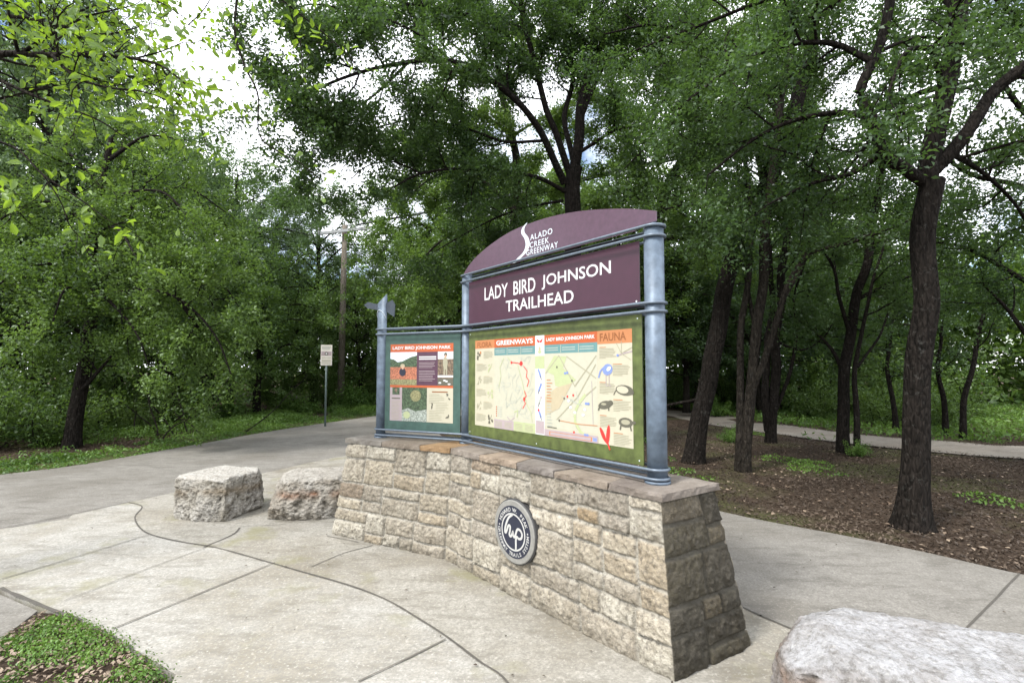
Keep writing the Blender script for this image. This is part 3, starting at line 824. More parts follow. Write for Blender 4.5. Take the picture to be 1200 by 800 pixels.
# L1 the broad tree on the left, foliage hanging low
t = Tree(121)
b0 = gb(84, 522); d0 = b0.y
s0 = t.limb([b0] + px((87, 490, d0), (93, 450, d0), (102, 400, d0), (110, 355, d0), (108, 290, d0), (118, 220, d0), (130, 160, d0)), 0.15, 0.05, 0.3)
t.spray(*s0, BUSHY, 0.45)
lim = [((92, 460, d0), (112, 440, d0 - .2), (132, 415, d0 - .4), (140, 390, d0 - .5)), ((108, 340, d0), (150, 300, d0 - .4), (200, 290, d0 - .6), (250, 320, d0 - .6), (285, 370, d0 - .6)),
       ((110, 350, d0), (160, 340, d0 - .8), (210, 350, d0 - 1.2), (250, 390, d0 - 1.3), (270, 440, d0 - 1.3)), ((108, 300, d0), (160, 240, d0), (215, 220, d0), (265, 250, d0)),
       ((112, 270, d0), (70, 240, d0 - .3), (30, 240, d0 - .4), (-20, 270, d0 - .4)), ((106, 330, d0), (60, 310, d0 - .8), (20, 320, d0 - 1.1), (-20, 350, d0 - 1.2)),
       ((118, 220, d0), (80, 180, d0), (30, 160, d0)), ((124, 190, d0), (170, 160, d0), (220, 165, d0 + .3)), ((103, 395, d0), (60, 370, d0 - .7), (30, 380, d0 - .9), (5, 420, d0 - 1)),
       ((110, 350, d0), (140, 320, d0 + 1), (200, 310, d0 + 1.8), (240, 340, d0 + 2.2), (262, 400, d0 + 2.4)), ((140, 400, d0 - .5), (170, 390, d0 - .7), (205, 400, d0 - .8), (228, 425, d0 - .5), (240, 455, d0 - .3)),
       ((108, 300, d0), (120, 270, d0 - 1), (140, 270, d0 - 1.8), (160, 300, d0 - 2.2)), ((112, 260, d0), (140, 230, d0 - .7), (190, 225, d0 - 1), (230, 265, d0 - 1.2)), ((105, 370, d0), (90, 340, d0 - 1), (75, 340, d0 - 1.6), (60, 380, d0 - 1.8)),
       ((210, 350, d0 - 1.2), (240, 395, d0 - .7), (268, 445, d0 - .3)), ((110, 350, d0), (125, 350, d0 - .9), (160, 390, d0 - 1.3), (175, 430, d0 - 1.3))]
for pts in lim:
    P, R = t.limb(px(*pts), 0.045, 0.012); t.spray(P, R, BUSHY, 0.2)
t.build('bushy_tree', 'broad bushy tree at the left whose green foliage hangs almost to the ground', b0, M['bark'], M['leaf_mid'], 0.066, LW)
# bare tangled stems below it
t = Tree(122)
b0 = Vector((-8.3, 12.3, BASEZ))
for k in range(9):
    a = t.r.uniform(-0.3, 3.4)
    p = np.array([b0.x + t.r.normal(0, .5), b0.y + t.r.normal(0, .3), BASEZ])
    P = t.wander(p, np.array([math.cos(a) * .8, 0.35, 0.8]), t.r.uniform(1.4, 2.4), 8, 0.16, -0.02)
    R = np.linspace(0.02, 0.006, len(P)); t.tube(P, R, 5)
    t.spray(P, R, [(0.22, 0.5, 3, -0.05)], 0.4)
t.build('tangled_shrub', 'tangle of bare thin stems under the broad bushy tree at the left', b0, M['bark2'], M['leaf_mid'], 0.05, None, 'shrub')

L2 = crown_tree(131, 5.6, 2.3, 0.7, 26, M['bark'], M['leaf_mid'], 0.085, 'bushy_tree', 'rounded bushy tree on a dark trunk, left of the small sign', g(300, 488), LW, 1.0, fine=[(0.4, 1.2, 0, -0.02), (0.19, 0.55, 46, -0.03)])
L3 = crown_tree(132, 10.5, 3.4, 2.0, 34, M['bark'], M['leaf_grey'], 0.11, 'tall_tree', 'tall grey green tree beneath the open sky at the left', (-11.9, 21.0), LW, 1.0, r0=0.2, fine=[(0.45, 1.5, 0, 0.02), (0.22, 0.6, 44, 0.0)])
R_ = random.Random(3)
def cp(src, nm, x, y, sx, sz, label, grp):
    return copy_tree(src, nm, (x, y, BASEZ), R_.uniform(0, 6.28), (sx, sx * R_.uniform(.92, 1.08), sz), label, grp)
for (x, y, sx, sz, src, nm, lab) in [
    (-12.6, 12.2, 1.05, 1.10, L2, 'bushy_tree', 'dark bushy tree at the far left edge, deep in shade'),
    (-13.0, 16.5, 1.0, 1.0, L3, 'tall_tree', 'tall tree showing above the broad bushy tree at the left edge'),
    (-10.4, 15.2, 1.1, 1.12, L2, 'bushy_tree', 'bushy tree behind the right shoulder of the broad left tree'),
    (-9.9, 25.0, 1.0, 1.05, L3, 'tall_tree', 'tall pale tree behind the rounded bushy tree, left of the utility pole'),
    (-6.9, 23.0, .85, 0.98, L2, 'bushy_tree', 'greyish bushy tree close beside the foot of the utility pole'),
    (-5.0, 24.5, 1.1, 1.2, L2, 'bushy_tree', 'bushy tree seen between the utility pole and the pointed sign post'),
    (-9.0, 20.2, .72, .78, L2, 'bushy_tree', 'low leafy tree directly behind the small sign'),
    (-5.4, 29.0, 1.05, 0.98, L3, 'tall_tree', 'tall tree far behind the utility pole'),
    (-14.5, 24.0, 1.1, 1.12, L3, 'tall_tree', 'tall tree whose top meets the sky above the left wood'),
    (-13.4, 14.2, .92, 1.32, L3, 'tall_tree', 'tallest tree of the left wood, its crown rising behind the bright near leaves'),
    (-17.5, 17.5, 1.1, 1.45, L3, 'tall_tree', 'tall tree at the back of the left wood reaching the top left corner'),
    (-17.0, 13.0, 1.1, 0.95, L3, 'tall_tree', 'tall dark tree past the left edge of the wood')]:
    cp(src, nm, x, y, sx, sz, lab, LW)

RB = 'woodland trees behind the sign and the far path'
G1 = crown_tree(141, 9.5, 3.6, 2.2, 32, M['bark'], M['leaf_mid'], 0.12, 'woodland_tree', 'woodland tree with a full crown directly behind the map panel', (0.6, 19.5), RB, 1.0, r0=0.17, fine=[(0.45, 1.5, 0, 0.0), (0.22, 0.6, 44, -0.01)])
G2 = crown_tree(142, 6.8, 3.0, 1.2, 30, M['bark2'], M['leaf_dark'], 0.10, 'woodland_tree', 'low crowned woodland tree across the far path, right of the leaning trunk', (6.6, 19.0), RB, 1.0, r0=0.13, fine=[(0.42, 1.3, 0, -0.01), (0.2, 0.55, 46, -0.02)])
for (x, y, sx, sz, src, lab) in [
    (-2.6, 20.5, 1.0, 1.05, G1, 'woodland tree rising between the pointed sign post and the middle post'),
    (4.0, 18.6, .95, 1.0, G1, 'woodland tree behind the right end of the sign'),
    (2.4, 24.5, 1.1, 1.15, G1, 'tall woodland tree far behind the purple header'),
    (9.2, 18.6, .85, .95, G2, 'leafy woodland tree beyond the far path, left of the big trunk'),
    (12.4, 18.6, .9, 1.0, G2, 'leafy woodland tree beyond the far path, right of the big trunk'),
    (21.0, 14.5, 1.0, 1.0, G1, 'woodland tree at the far right edge beyond the path'),
    (8.2, 22.5, 1.05, 1.1, G1, 'tall woodland tree filling the gap above the grey stem clump'),
    (13.0, 21.5, 1.05, 1.05, G1, 'tall woodland tree high behind the slim dark tree'),
    (5.2, 24.0, 1.0, 1.1, G2, 'low crowned tree far down the path right of the sign'),
    (11.2, 25.0, 1.1, 1.15, G2, 'distant low crowned tree beyond the slim dark tree'),
    (-1.0, 26.0, 1.1, 1.2, G1, 'tall woodland tree farthest behind the teal panel'),
    (18.5, 25.0, 1.1, 1.1, G1, 'distant woodland tree behind the sunlit clearing'),
    (16.8, 12.4, .8, 1.05, G1, 'high crowned tree beside the sunlit clearing at the right edge')]:
    cp(src, 'woodland_tree', x, y, sx, sz, lab, RB)

# thin bare trunks by the clearing on the right
for k, (p0, pts, lab) in enumerate([((1128, 512), ((1130, 470), (1140, 430), (1150, 380), (1165, 330)), 'thin slanting tree at the clearing right of the big trunk'),
                                    ((1108, 508), ((1106, 470), (1100, 430), (1104, 380)), 'thin upright tree close right of the big trunk by the clearing'),
                                    ((1050, 505), ((1048, 470), (1040, 430), (1046, 370)), 'thin tree close left of the big trunk across the far path')]):
    t = Tree(150 + k); b0 = gb(*p0); d0 = b0.y
    s = t.limb([b0] + [W(x, y, d0) for x, y in pts], 0.07, 0.03, 0.3)
    t.spray(*s, [(0.4, 1.3, 0, 0), (0.2, 0.55, 46, 0)], 0.45)
    t.build('thin_tree', lab, b0, M['bark'], M['leaf_dark'], 0.08, 'thin trees by the clearing')

# shrubs
def shrub(seed, h, rad, n, leafm, size, label, loc, group, name='shrub', nl=26):
    t = Tree(seed); r = t.r
    for q in range(n):
        a = r.uniform(0, 6.28)
        p = np.array([loc[0] + r.normal(0, rad * .2), loc[1] + r.normal(0, rad * .2), BASEZ])
        P = t.wander(p, np.array([math.cos(a) * .6, math.sin(a) * .6, 1.0]), h * r.uniform(.7, 1.15), 6, 0.16, -0.03)
        R = np.linspace(0.014, 0.004, len(P)); t.tube(P, R, 4)
        t.spray(P, R, [(0.11, rad * 0.5, nl, -0.03)], 0.12)
    return t.build(name, label, (loc[0], loc[1], BASEZ), M['bark2'], leafm, size, group, 'shrub', 'stems')
SG = 'low shrubs along the woodland edges'
S1 = shrub(161, 0.9, 0.7, 12, M['leaf_ground'], 0.075, 'bright green low shrub at the foot of the rounded bushy tree', g(262, 492), SG)
S2 = shrub(162, 1.5, 0.9, 14, M['leaf_mid'], 0.075, 'dark leafy shrub by the trunk of the broad left tree', g(52, 520), SG)
for (pt, src, s, lab) in [
    ((25, 512), S1, 1.0, 'green shrub at the left edge beside the dark leafy shrub'), ((225, 498), S1, .9, 'green shrub at the right end of the bare tangled stems'),
    ((330, 480), S1, 1.3, 'bright shrub behind the small sign to its left'), ((352, 484), S1, .9, 'low green shrub just left of the small sign pole'),
    ((412, 478), S1, 1.2, 'green shrub between the small sign and the pointed sign post'), ((432, 472), S2, 1.0, 'dark shrub under the tree beside the pointed sign post'),
    ((150, 505), S2, .8, 'dark shrub behind the bare tangled stems'), ((-20, 525), S2, 1.1, 'dark shrub cut by the left edge of the photo'),
    ((385, 474), S2, .95, 'dark shrub right behind the small sign pole'), ((200, 492), S2, 1.0, 'dark shrub deep behind the green shrub near the bare stems'),
    ((842, 487), S1, .7, 'small shrub at the near edge of the far path by the leaning trunk'), ((858, 516), S1, .4, 'small weed beside the grey stem clump'),
    ((1002, 531), S1, .35, 'small leafy weed at the foot of the thin young tree'),
    ((790, 476), S2, 1.0, 'dark shrub across the far path beside the sign post'),
    ((950, 490), S2, 1.0, 'dark shrub beyond the far path behind the slim dark tree'), ((880, 479), S2, 1.0, 'dark shrub beyond the far path behind the twin stems'),
    ((1040, 497), S2, 1.0, 'dark shrub beyond the far path left of the big trunk'), ((780, 470), S2, 1.7, 'tall leafy bush across the far path, left of the leaning trunk'), ((845, 473), S2, 1.8, 'tall leafy bush across the far path, seen between the leaning trunk and the grey stems'),
    ((915, 481), S2, 1.7, 'tall leafy bush across the far path, right of the grey stem clump'), ((962, 484), S2, 1.9, 'tall leafy bush across the far path, just left of the slim dark tree'),
    ((1022, 488), S2, 1.8, 'tall leafy bush across the far path, between the slim dark tree and the big trunk'), ((1108, 488), S2, 1.6, 'tall leafy bush behind the thin trees at the clearing'),
    ((118, 500), S2, 1.3, 'leafy bush hiding the right side of the broad left tree trunk'), ((62, 508), S2, 1.4, 'tall leafy bush hiding the left side of the broad left tree trunk'),
    ((1095, 500), S2, .9, 'dark shrub beyond the far path right of the big trunk')]:
    x, y = g(*pt)
    cp(src, 'shrub', x, y, s, s, lab, SG)

# far woodland, one mass
r = np.random.default_rng(9)
n = 190000
ang = r.uniform(-1.25, 1.25, n)
dist = r.uniform(30, 40, n)
hmax = 8.0 + 3.2 * fbm(np.stack([ang * 9, dist * 0.15, 0 * ang], 1), 3)
zz = r.uniform(0, 1, n) ** 0.9 * hmax
C = np.stack([np.sin(ang) * dist, np.cos(ang) * dist, zz], 1)
cl = fbm(C * 0.7, 2)
C = C[(cl > -0.30)]
tag(link('far_woodland', leaf_mesh('far_woodland', C, 0.34, 9), None, [M['leaf_mid']]), 'dense woodland closing the view far behind the trees', 'woodland', None, 'stuff')

# ------------------------------------------------------------------ the near overhanging tree at upper left
t = Tree(171)
b0 = Vector((-6.0, 2.6, BASEZ))
P, R = t.limb([b0, (-6.0, 2.65, 1.4), (-5.9, 2.7, 2.8), (-5.7, 2.9, 4.2), (-5.2, 3.1, 5.4), (-4.4, 3.3, 6.2)], 0.2, 0.07, 0.35)
NEAR = [(0.13, 0.5, 0, -0.04), (0.09, 0.24, 6, -0.06)]
THIN = [(0.19, 0.36, 0, -0.05), (0.10, 0.2, 5, -0.08)]
def near(pts, r0, f0=0.1, lv=NEAR):
    P, R = t.limb([p if isinstance(p, Vector) else W(*p) for p in pts], r0, 0.004, 0, 0.06)
    t.spray(P, np.maximum(R, 0.006), lv, f0)
dn = 3.6
near([W(-130, 100, 3.4), (-10, 66, dn), (50, 64, dn), (110, 62, dn), (160, 68, dn), (195, 80, dn), (232, 112, dn)], 0.035, 0.25)
near([(20, 66, dn), (60, 40, dn), (100, 20, dn + .2), (150, 8, dn + .3)], 0.016)
near([(60, 64, dn), (90, 90, dn - .2), (125, 102, dn - .2), (170, 108, dn - .2), (205, 122, dn - .2)], 0.014)
near([(-10, 90, dn), (40, 112, dn), (75, 125, dn), (115, 140, dn), (145, 160, dn)], 0.014, 0.1, THIN)
near([(110, 62, dn), (140, 85, dn), (175, 95, dn), (195, 118, dn)], 0.010, 0.2, THIN)
near([(-40, 20, dn + .3), (20, 20, dn + .3), (70, 30, dn + .3), (120, 40, dn + .3), (170, 30, dn + .5)], 0.02)
near([(-30, -20, dn), (40, -25, dn + .2), (110, -15, dn + .4), (180, 0, dn + .5), (215, 20, dn + .6)], 0.02)
near([(-20, 160, dn - .4), (20, 175, dn - .4), (50, 205, dn - .4), (85, 228, dn - .4), (122, 255, dn - .4)], 0.010, 0.55, THIN)
near([(50, 205, dn - .4), (70, 235, dn - .4), (80, 262, dn - .4)], 0.006, 0.3, THIN)
near([(-20, 120, dn), (15, 112, dn), (50, 104, dn), (80, 98, dn)], 0.012, 0.1, THIN)
near([(160, 68, dn), (190, 60, dn), (215, 50, dn + .1)], 0.008)
near([(-60, 200, dn - .3), (-25, 215, dn - .4), (5, 220, dn - .4), (12, 245, dn - .4)], 0.008, 0.6, THIN)
# twig hanging by the sky gap and the one right of it
SPARSE = [(0.30, 0.22, 6, -0.10)]
near([Vector((-4.4, 3.3, 6.2)), W(150, -160, 3.9), (250, -90, 4.0), (276, -20, 4.0), (275, 38, 4.0), (288, 80, 4.0), (303, 112, 4.0), (304, 158, 4.0), (325, 178, 4.0), (350, 190, 4.0), (372, 208, 4.0)], 0.022, 0.55, SPARSE)
near([(275, 30, 4.0), (295, 55, 4.0), (330, 60, 4.0)], 0.005, 0.2, SPARSE)
near([(303, 112, 4.0), (270, 95, 4.0), (225, 92, 4.0)], 0.004, 0.3, SPARSE)
near([W(250, -90, 4.0), (310, -20, 4.0), (345, 12, 4.0), (375, 35, 4.0), (405, 62, 4.0), (422, 82, 4.0)], 0.012, 0.4, [(0.12, 0.26, 6, -0.06)])
near([(345, 12, 4.0), (352, 50, 4.0), (356, 95, 4.0)], 0.006, 0.2, SPARSE)
near([(190, 80, dn), (215, 118, dn + .2), (232, 140, dn + .2), (240, 165, dn + .2)], 0.006, 0.2, SPARSE)
near([(220, 30, dn + .4), (240, 10, dn + .4), (255, -20, dn + .4)], 0.006, 0.2, SPARSE)
t.build('overhanging_tree', 'near tree reaching in at upper left with large bright yellow green leaves', b0, M['bark2'], M['leaf_bright'], 0.066, None, 'tree', 'trunk', up=0.45, six=True, wid=0.52, fold=0.16, clump=2.4)

# ------------------------------------------------------------------ ground litter and ground cover
def inside(poly, X, Y):
    poly = np.array(poly); n = len(poly); res = np.zeros(len(X), bool); j = n - 1
    for i in range(n):
        xi, yi = poly[i]; xj, yj = poly[j]
        c = ((yi > Y) != (yj > Y)) & (X < (xj - xi) * (Y - yi) / (yj - yi + 1e-12) + xi)
        res ^= c; j = i
    return res

def scatter(n, x0, x1, y0, y1, seed, z=-0.03, dz=0.015, avoid=True, bias=1.0):
    r = np.random.default_rng(seed)
    X = r.uniform(x0, x1, n); Y = y0 + (y1 - y0) * r.uniform(0, 1, n) ** bias
    keep = np.ones(n, bool)
    if avoid:
        keep &= ~inside(trail_poly, X, Y) & ~inside(apron_poly, X, Y) & ~inside(corner, X, Y)
        d = np.min(np.hypot(fp[None, ::2, 0] - X[:, None], fp[None, ::2, 1] - Y[:, None]), 1)
        keep &= d > 0.85
    C = np.stack([X, Y, z + r.uniform(0, dz, n)], 1)[keep]
    return C
C = scatter(110000, -1.5, 13, 3, 16, 31, -0.045, 0.03, True, 1.5)
tag(link('leaf_litter', leaf_mesh('leaf_litter', C, 0.038, 31, up=0.9, fold=0.12, wid=0.45, flat=0.3), None, [M['litter']]), 'brown dry leaf and bark litter under the trees on the right', 'leaf litter', None, 'stuff')
C = scatter(40000, -16, -3, 7, 20, 32, -0.035, 0.03)
tag(link('leaf_litter', leaf_mesh('leaf_litter', C, 0.05, 32, up=0.9, fold=0.12, wid=0.45, flat=0.3), None, [M['litter']]), 'brown dry leaf litter on the ground of the left wood', 'leaf litter', None, 'stuff')
C = scatter(1500, 1.5, 10, 3, 11, 33, -0.03, 0.02)
tag(link('fallen_leaves', leaf_mesh('fallen_leaves', C, 0.05, 33, up=0.9, fold=0.12, wid=0.6, flat=0.5), None, [M['litter_pale']]), 'scattered pale fallen leaves and stone chips on the mulch', 'fallen leaves', None, 'stuff')

def cover(C, thr, scale, seed, h, k):
    """ground cover: clumps where a noise is high, leaves lifted off the soil"""
    r = np.random.default_rng(seed)
    q = fbm(C * [scale, scale, 0] + seed * 3.1, 3)
    D = C[q > thr]; q = q[q > thr]
    D = np.repeat(D, k, 0); q = np.repeat(q, k)
    D = D + r.normal(0, 0.03, D.shape) * [1, 1, 0]
    D[:, 2] = -0.03 + r.uniform(0, 1, len(D)) * h * np.clip((q - thr) * 5, 0.15, 1)
    return D
lp = lambda C, lo, hi: C[(np.min(np.hypot(le[None, :, 0] - C[:, None, 0], le[None, :, 1] - C[:, None, 1]), 1) > lo) & (np.min(np.hypot(le[None, :, 0] - C[:, None, 0], le[None, :, 1] - C[:, None, 1]), 1) < hi)]
base = scatter(60000, -15, -2.5, 5, 24, 41)
C = np.vstack([cover(lp(base, 0.0, 1.5), -0.25, 2.2, 42, 0.07, 3), cover(lp(base, 0.8, 4.0), -0.05, 0.8, 43, 0.25, 4)])
tag(link('ground_cover', leaf_mesh('ground_cover', C, 0.05, 42, up=0.8, wid=0.55), None, [M['leaf_ground']]), 'low green ground cover along the left edge of the trail', 'ground cover', None, 'stuff')
base = scatter(45000, 0.5, 13, 3.5, 15, 44)
C = cover(base, 0.24, 0.9, 45, 0.08, 2)
tag(link('ground_cover', leaf_mesh('ground_cover', C, 0.045, 45, up=0.8, wid=0.5), None, [M['leaf_ground']]), 'sparse green weeds growing through the mulch on the right', 'ground cover', None, 'stuff')
C = scatter(26000, 7, 30, 11.5, 27, 46, -0.03, 0.02)
C = np.repeat(C, 2, 0) + np.random.default_rng(4).normal(0, .06, (2 * len(C), 3)) * [1, 1, 0]
C[:, 2] += np.random.default_rng(6).uniform(0, .16, len(C))
tag(link('meadow_grass', leaf_mesh('meadow_grass', C, 0.12, 46, up=0.3, wid=0.35), None, [M['leaf_ground']]), 'pale green grass of the clearing beyond the far path', 'grass', None, 'stuff')
rq_ = np.random.default_rng(77)
C = np.stack([rq_.uniform(-5, 3.5, 420), 1.6 + 8 * rq_.uniform(0, 1, 420) ** 1.3, np.full(420, 0.016)], 1)
C = C[inside(apron_poly, C[:, 0], C[:, 1]) | inside(trail_poly, C[:, 0], C[:, 1])]
tag(link('fallen_leaves', leaf_mesh('fallen_leaves', C, 0.022, 77, up=0.9, wid=0.5, flat=0.7, fold=0.1), None, [M['litter']]), 'small dark leaf scraps scattered over the concrete', 'fallen leaves', None, 'stuff')
# the planted corner at bottom left
bl = [g(0, 748), g(22, 732), g(46, 716), g(62, 717), g(125, 742), g(170, 772), g(203, 802), (-1.65, 1.9), (-1.3, 1.1), (-2.8, 1.0), (-3.2, 1.9)]
tag(link('planting_bed', poly_slab('planting_bed', bl, -0.008, 0.05, M['soil']), None, [M['soil']]), kind='structure')
def in_bl(n, seed, z):
    C = scatter(n, -3.4, -0.9, 0.9, 3.4, seed, z, 0.02, False); return C[inside(bl, C[:, 0], C[:, 1])]
C = in_bl(16000, 51, 0.0)
D = cover(C, 0.05, 3.2, 52, 0.040, 5); D[:, 2] += 0.03
tag(link('ground_cover', leaf_mesh('ground_cover', D, 0.017, 52, up=0.8, wid=0.6, clump=3), None, [M['leaf_ground']]), 'small leaved green ground cover in the bottom left corner bed', 'ground cover', None, 'stuff')
C = in_bl(9000, 53, 0.0)
tag(link('leaf_litter', leaf_mesh('leaf_litter', C, 0.030, 53, up=0.9, wid=0.5, flat=0.4, fold=0.12, clump=4), None, [M['litter_pale']]), 'pale brown dry leaves in the bottom left corner bed', 'leaf litter', None, 'stuff')

# ------------------------------------------------------------------ stone wall
ZT = 0.91            # top of the masonry; the coping is 4 cm more
ZC = 0.95
S = [at(404, 513, ZC), at(527, 525, ZC), at(776, 579, ZC), at(845, 564.5, ZC)]      # coping corners
S = [Vector((p.x, p.y)) for p in S]
d12 = (S[2] - S[1]).normalized(); d01 = (S[1] - S[0]).normalized()
thick = (S[3] - S[2]).length
nb = Vector((-d12.y, d12.x)); nb = nb if nb.y > 0 else -nb
n0 = Vector((-d01.y, d01.x)); n0 = n0 if n0.y > 0 else -n0
bis = (nb + n0).normalized(); bis = bis * thick / bis.dot(nb)
TOPC = [S[0], S[1], S[2], S[3], S[1] + bis, S[0] + n0 * thick]        # coping loop, seen from above: left, bend, right front, right back, bend back, left back
cen = sum((p for p in TOPC), Vector((0, 0))) / 6
def inset(loop, d):
    out = []
    n = len(loop)
    for k in range(n):
        p0, p1, p2 = loop[k - 1], loop[k], loop[(k + 1) % n]
        e0, e1 = (p1 - p0).normalized(), (p2 - p1).normalized()
        n_0, n_1 = Vector((-e0.y, e0.x)), Vector((-e1.y, e1.x))
        b = (n_0 + n_1).normalized()
        out.append(p1 + b * (d / max(0.3, b.dot(n_0))))
    return out
area = sum(TOPC[k].x * TOPC[(k + 1) % 6].y - TOPC[(k + 1) % 6].x * TOPC[k].y for k in range(6))
sgn = 1 if area > 0 else -1
TOPW = inset(TOPC, 0.035 * sgn)
BOT = [Vector(g(390, 626)), Vector(g(522, 655)), Vector(g(791, 799)), Vector(g(878, 757))]
off = (BOT[2] - TOPW[2])
batt = abs((BOT[1] - TOPW[1]).dot(nb))
BOT += [TOPW[4] + bis.normalized() * batt, TOPW[5] + n0 * batt + (BOT[0] - TOPW[0]).project(d01)]

def ashlar(L, H, seed):
    """random ashlar: broad bands cut into columns, most columns stacked unevenly so that few joints run through"""
    r = random.Random(seed); rects = []
    z = 0.0; prev = None
    def across(x0, x1, z0, z1):
        w = x1 - x0
        if w > 0.30 and (z1 - z0) < 0.14 and r.random() < .5 or w > 0.50:
            q = x0 + w * r.uniform(.32, .68); rects.append((x0, q, z0, z1)); rects.append((q, x1, z0, z1))
        else: rects.append((x0, x1, z0, z1))
    while z < H - 0.02:
        h = r.uniform(0.24, 0.37)
        if H - z - h < 0.13: h = H - z
        x = 0.0
        while x < L - 0.01:
            w = r.uniform(0.22, 0.54)
            if L - x - w < 0.18: w = L - x
            k = r.random()
            if h > 0.31 and k < 0.3:
                c = h * r.uniform(.28, .38); d_ = h * r.uniform(.62, .72)
                across(x, x + w, z, z + c); across(x, x + w, z + c, z + d_); across(x, x + w, z + d_, z + h)
            elif h > 0.20 and (k < 0.88 or h > .27):
                c = h * r.choice([r.uniform(.33, .46), r.uniform(.54, .67)])
                across(x, x + w, z, z + c); across(x, x + w, z + c, z + h)
            else: across(x, x + w, z, z + h)
            x += w
        z += h
    return rects

PAL = [(0.42, 0.375, 0.295), (0.38, 0.345, 0.28), (0.45, 0.41, 0.335), (0.36, 0.325, 0.265), (0.40, 0.345, 0.26), (0.335, 0.305, 0.255), (0.46, 0.43, 0.36), (0.39, 0.305, 0.20), (0.31, 0.255, 0.195)]
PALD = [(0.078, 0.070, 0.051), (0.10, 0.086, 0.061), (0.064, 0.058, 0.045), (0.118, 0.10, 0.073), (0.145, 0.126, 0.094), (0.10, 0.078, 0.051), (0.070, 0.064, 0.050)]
def wall_mesh():
    H = ZT; nt_ = 126
    res = [0.0075, 0.0065, 0.0075, 0.03, 0.03, 0.02]
    cols_b, cols_t, nrm, hgt, colr = [], [], [], [], []
    tt = np.linspace(0, 1, nt_)
    for e in range(6):
        b0, b1 = BOT[e], BOT[(e + 1) % 6]; t0, t1 = TOPW[e], TOPW[(e + 1) % 6]
        L = (b1 - b0).length; n = max(6, int(L / res[e]))
        u = np.linspace(0, 1, n, endpoint=False)
        rects = ashlar(L, H, 60 + e)
        s = u * L
        SS, TT = np.meshgrid(s, tt * H, indexing='ij')
        Q = np.stack([SS.ravel() * 7, TT.ravel() * 7, np.full(SS.size, e * 9.0)], 1)
        jS = SS + 0.010 * fbm(Q, 3).reshape(SS.shape); jT = TT + 0.010 * fbm(Q + 40, 3).reshape(SS.shape)
        dist = np.zeros(SS.shape); sid = np.zeros(SS.shape, int)
        for k, (x0, x1, z0, z1) in enumerate(rects):
            soft0 = 9.0 if (x0 < 0.005 and e not in (1,)) else x0
            a = (jS - x0) if not (x0 < 0.005 and e != 1) else np.full(SS.shape, 9.0)
            b = (x1 - jS) if not (x1 > L - 0.005 and e != 0) else np.full(SS.shape, 9.0)
            # rounded corners
            dd = np.minimum(np.minimum(a, b), np.minimum(jT - z0, z1 - jT))
            m = (SS >= x0 - .03) & (SS <= x1 + .03) & (dd > dist)
            dist[m] = dd[m]; sid[m] = k
        rr = random.Random(90 + e)
        prom = np.array([rr.uniform(0.006, 0.020) for _ in rects]); tiltx = np.array([rr.uniform(-.06, .06) for _ in rects])
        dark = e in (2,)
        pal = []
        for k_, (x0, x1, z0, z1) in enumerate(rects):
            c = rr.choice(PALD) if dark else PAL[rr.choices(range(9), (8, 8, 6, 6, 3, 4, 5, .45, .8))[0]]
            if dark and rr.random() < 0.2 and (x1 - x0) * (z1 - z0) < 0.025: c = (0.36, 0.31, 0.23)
            v = rr.uniform(0.88, 1.12)
            pal.append([x * v for x in c])
        pal = np.array(pal)
        stone = np.clip((dist - 0.007) / 0.008, 0, 1); stone = stone * stone * (3 - 2 * stone)
        Pq = np.stack([SS.ravel(), TT.ravel(), np.full(SS.size, e * 3.3)], 1)
        rough = (0.55 * fbm(Pq * 18 + sid.ravel()[:, None] * 3.7, 5, 0.68) + 0.45 * np.abs(fbm(Pq * 26 + 9, 3))).reshape(SS.shape)
        hh = stone * (prom[sid] + 0.032 * rough + 0.010 * np.clip(dist, 0, .08) / .08) + (1 - stone) * 0.003 * rough
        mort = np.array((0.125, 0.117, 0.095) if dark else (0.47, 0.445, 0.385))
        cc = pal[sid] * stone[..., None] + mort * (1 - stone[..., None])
        line = np.exp(-((dist - 0.0085) / 0.0035) ** 2) * np.clip(0.35 + 1.2 * fbm(Pq * 9, 2).reshape(SS.shape), 0, 1) * 0.55  # crevice dirt and thin shadow lines along stone edges, painted into the colour
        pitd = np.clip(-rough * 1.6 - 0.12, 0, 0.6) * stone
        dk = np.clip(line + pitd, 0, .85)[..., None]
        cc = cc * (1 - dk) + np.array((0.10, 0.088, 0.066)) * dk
        # damp algae stains low on the wall and on stones of the end face
        stain = np.clip(1 - TT / 0.12 + 0.8 * fbm(Pq * 5, 3).reshape(SS.shape), 0, 1) * 0.45
        cc = cc * (1 - stain[..., None]) + np.array((0.11, 0.10, 0.075)) * stain[..., None]
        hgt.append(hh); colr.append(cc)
        for uu in u:
            cols_b.append(b0.lerp(b1, uu)); cols_t.append(t0.lerp(t1, uu))
            ed = (b1 - b0).normalized(); nn = Vector((ed.y, -ed.x)) * (1 if sgn > 0 else -1)
            dcorn0, dcorn1 = uu * L, (1 - uu) * L
            if dcorn0 < 0.05:
                pe = (BOT[e] - BOT[e - 1]).normalized(); pn = Vector((pe.y, -pe.x)) * (1 if sgn > 0 else -1)
                w_ = 0.5 + 0.5 * dcorn0 / 0.05; nn = (nn * w_ + pn * (1 - w_))
            elif dcorn1 < 0.05:
                pe = (BOT[(e + 2) % 6] - b1).normalized(); pn = Vector((pe.y, -pe.x)) * (1 if sgn > 0 else -1)
                w_ = 0.5 + 0.5 * dcorn1 / 0.05; nn = (nn * w_ + pn * (1 - w_))
            nrm.append(nn)
    hgt = np.vstack(hgt); colr = np.vstack(colr)
    CB = np.array([(p.x, p.y) for p in cols_b]); CT = np.array([(p.x, p.y) for p in cols_t]); NN = np.array([(p.x, p.y) for p in nrm])
    n = len(CB)
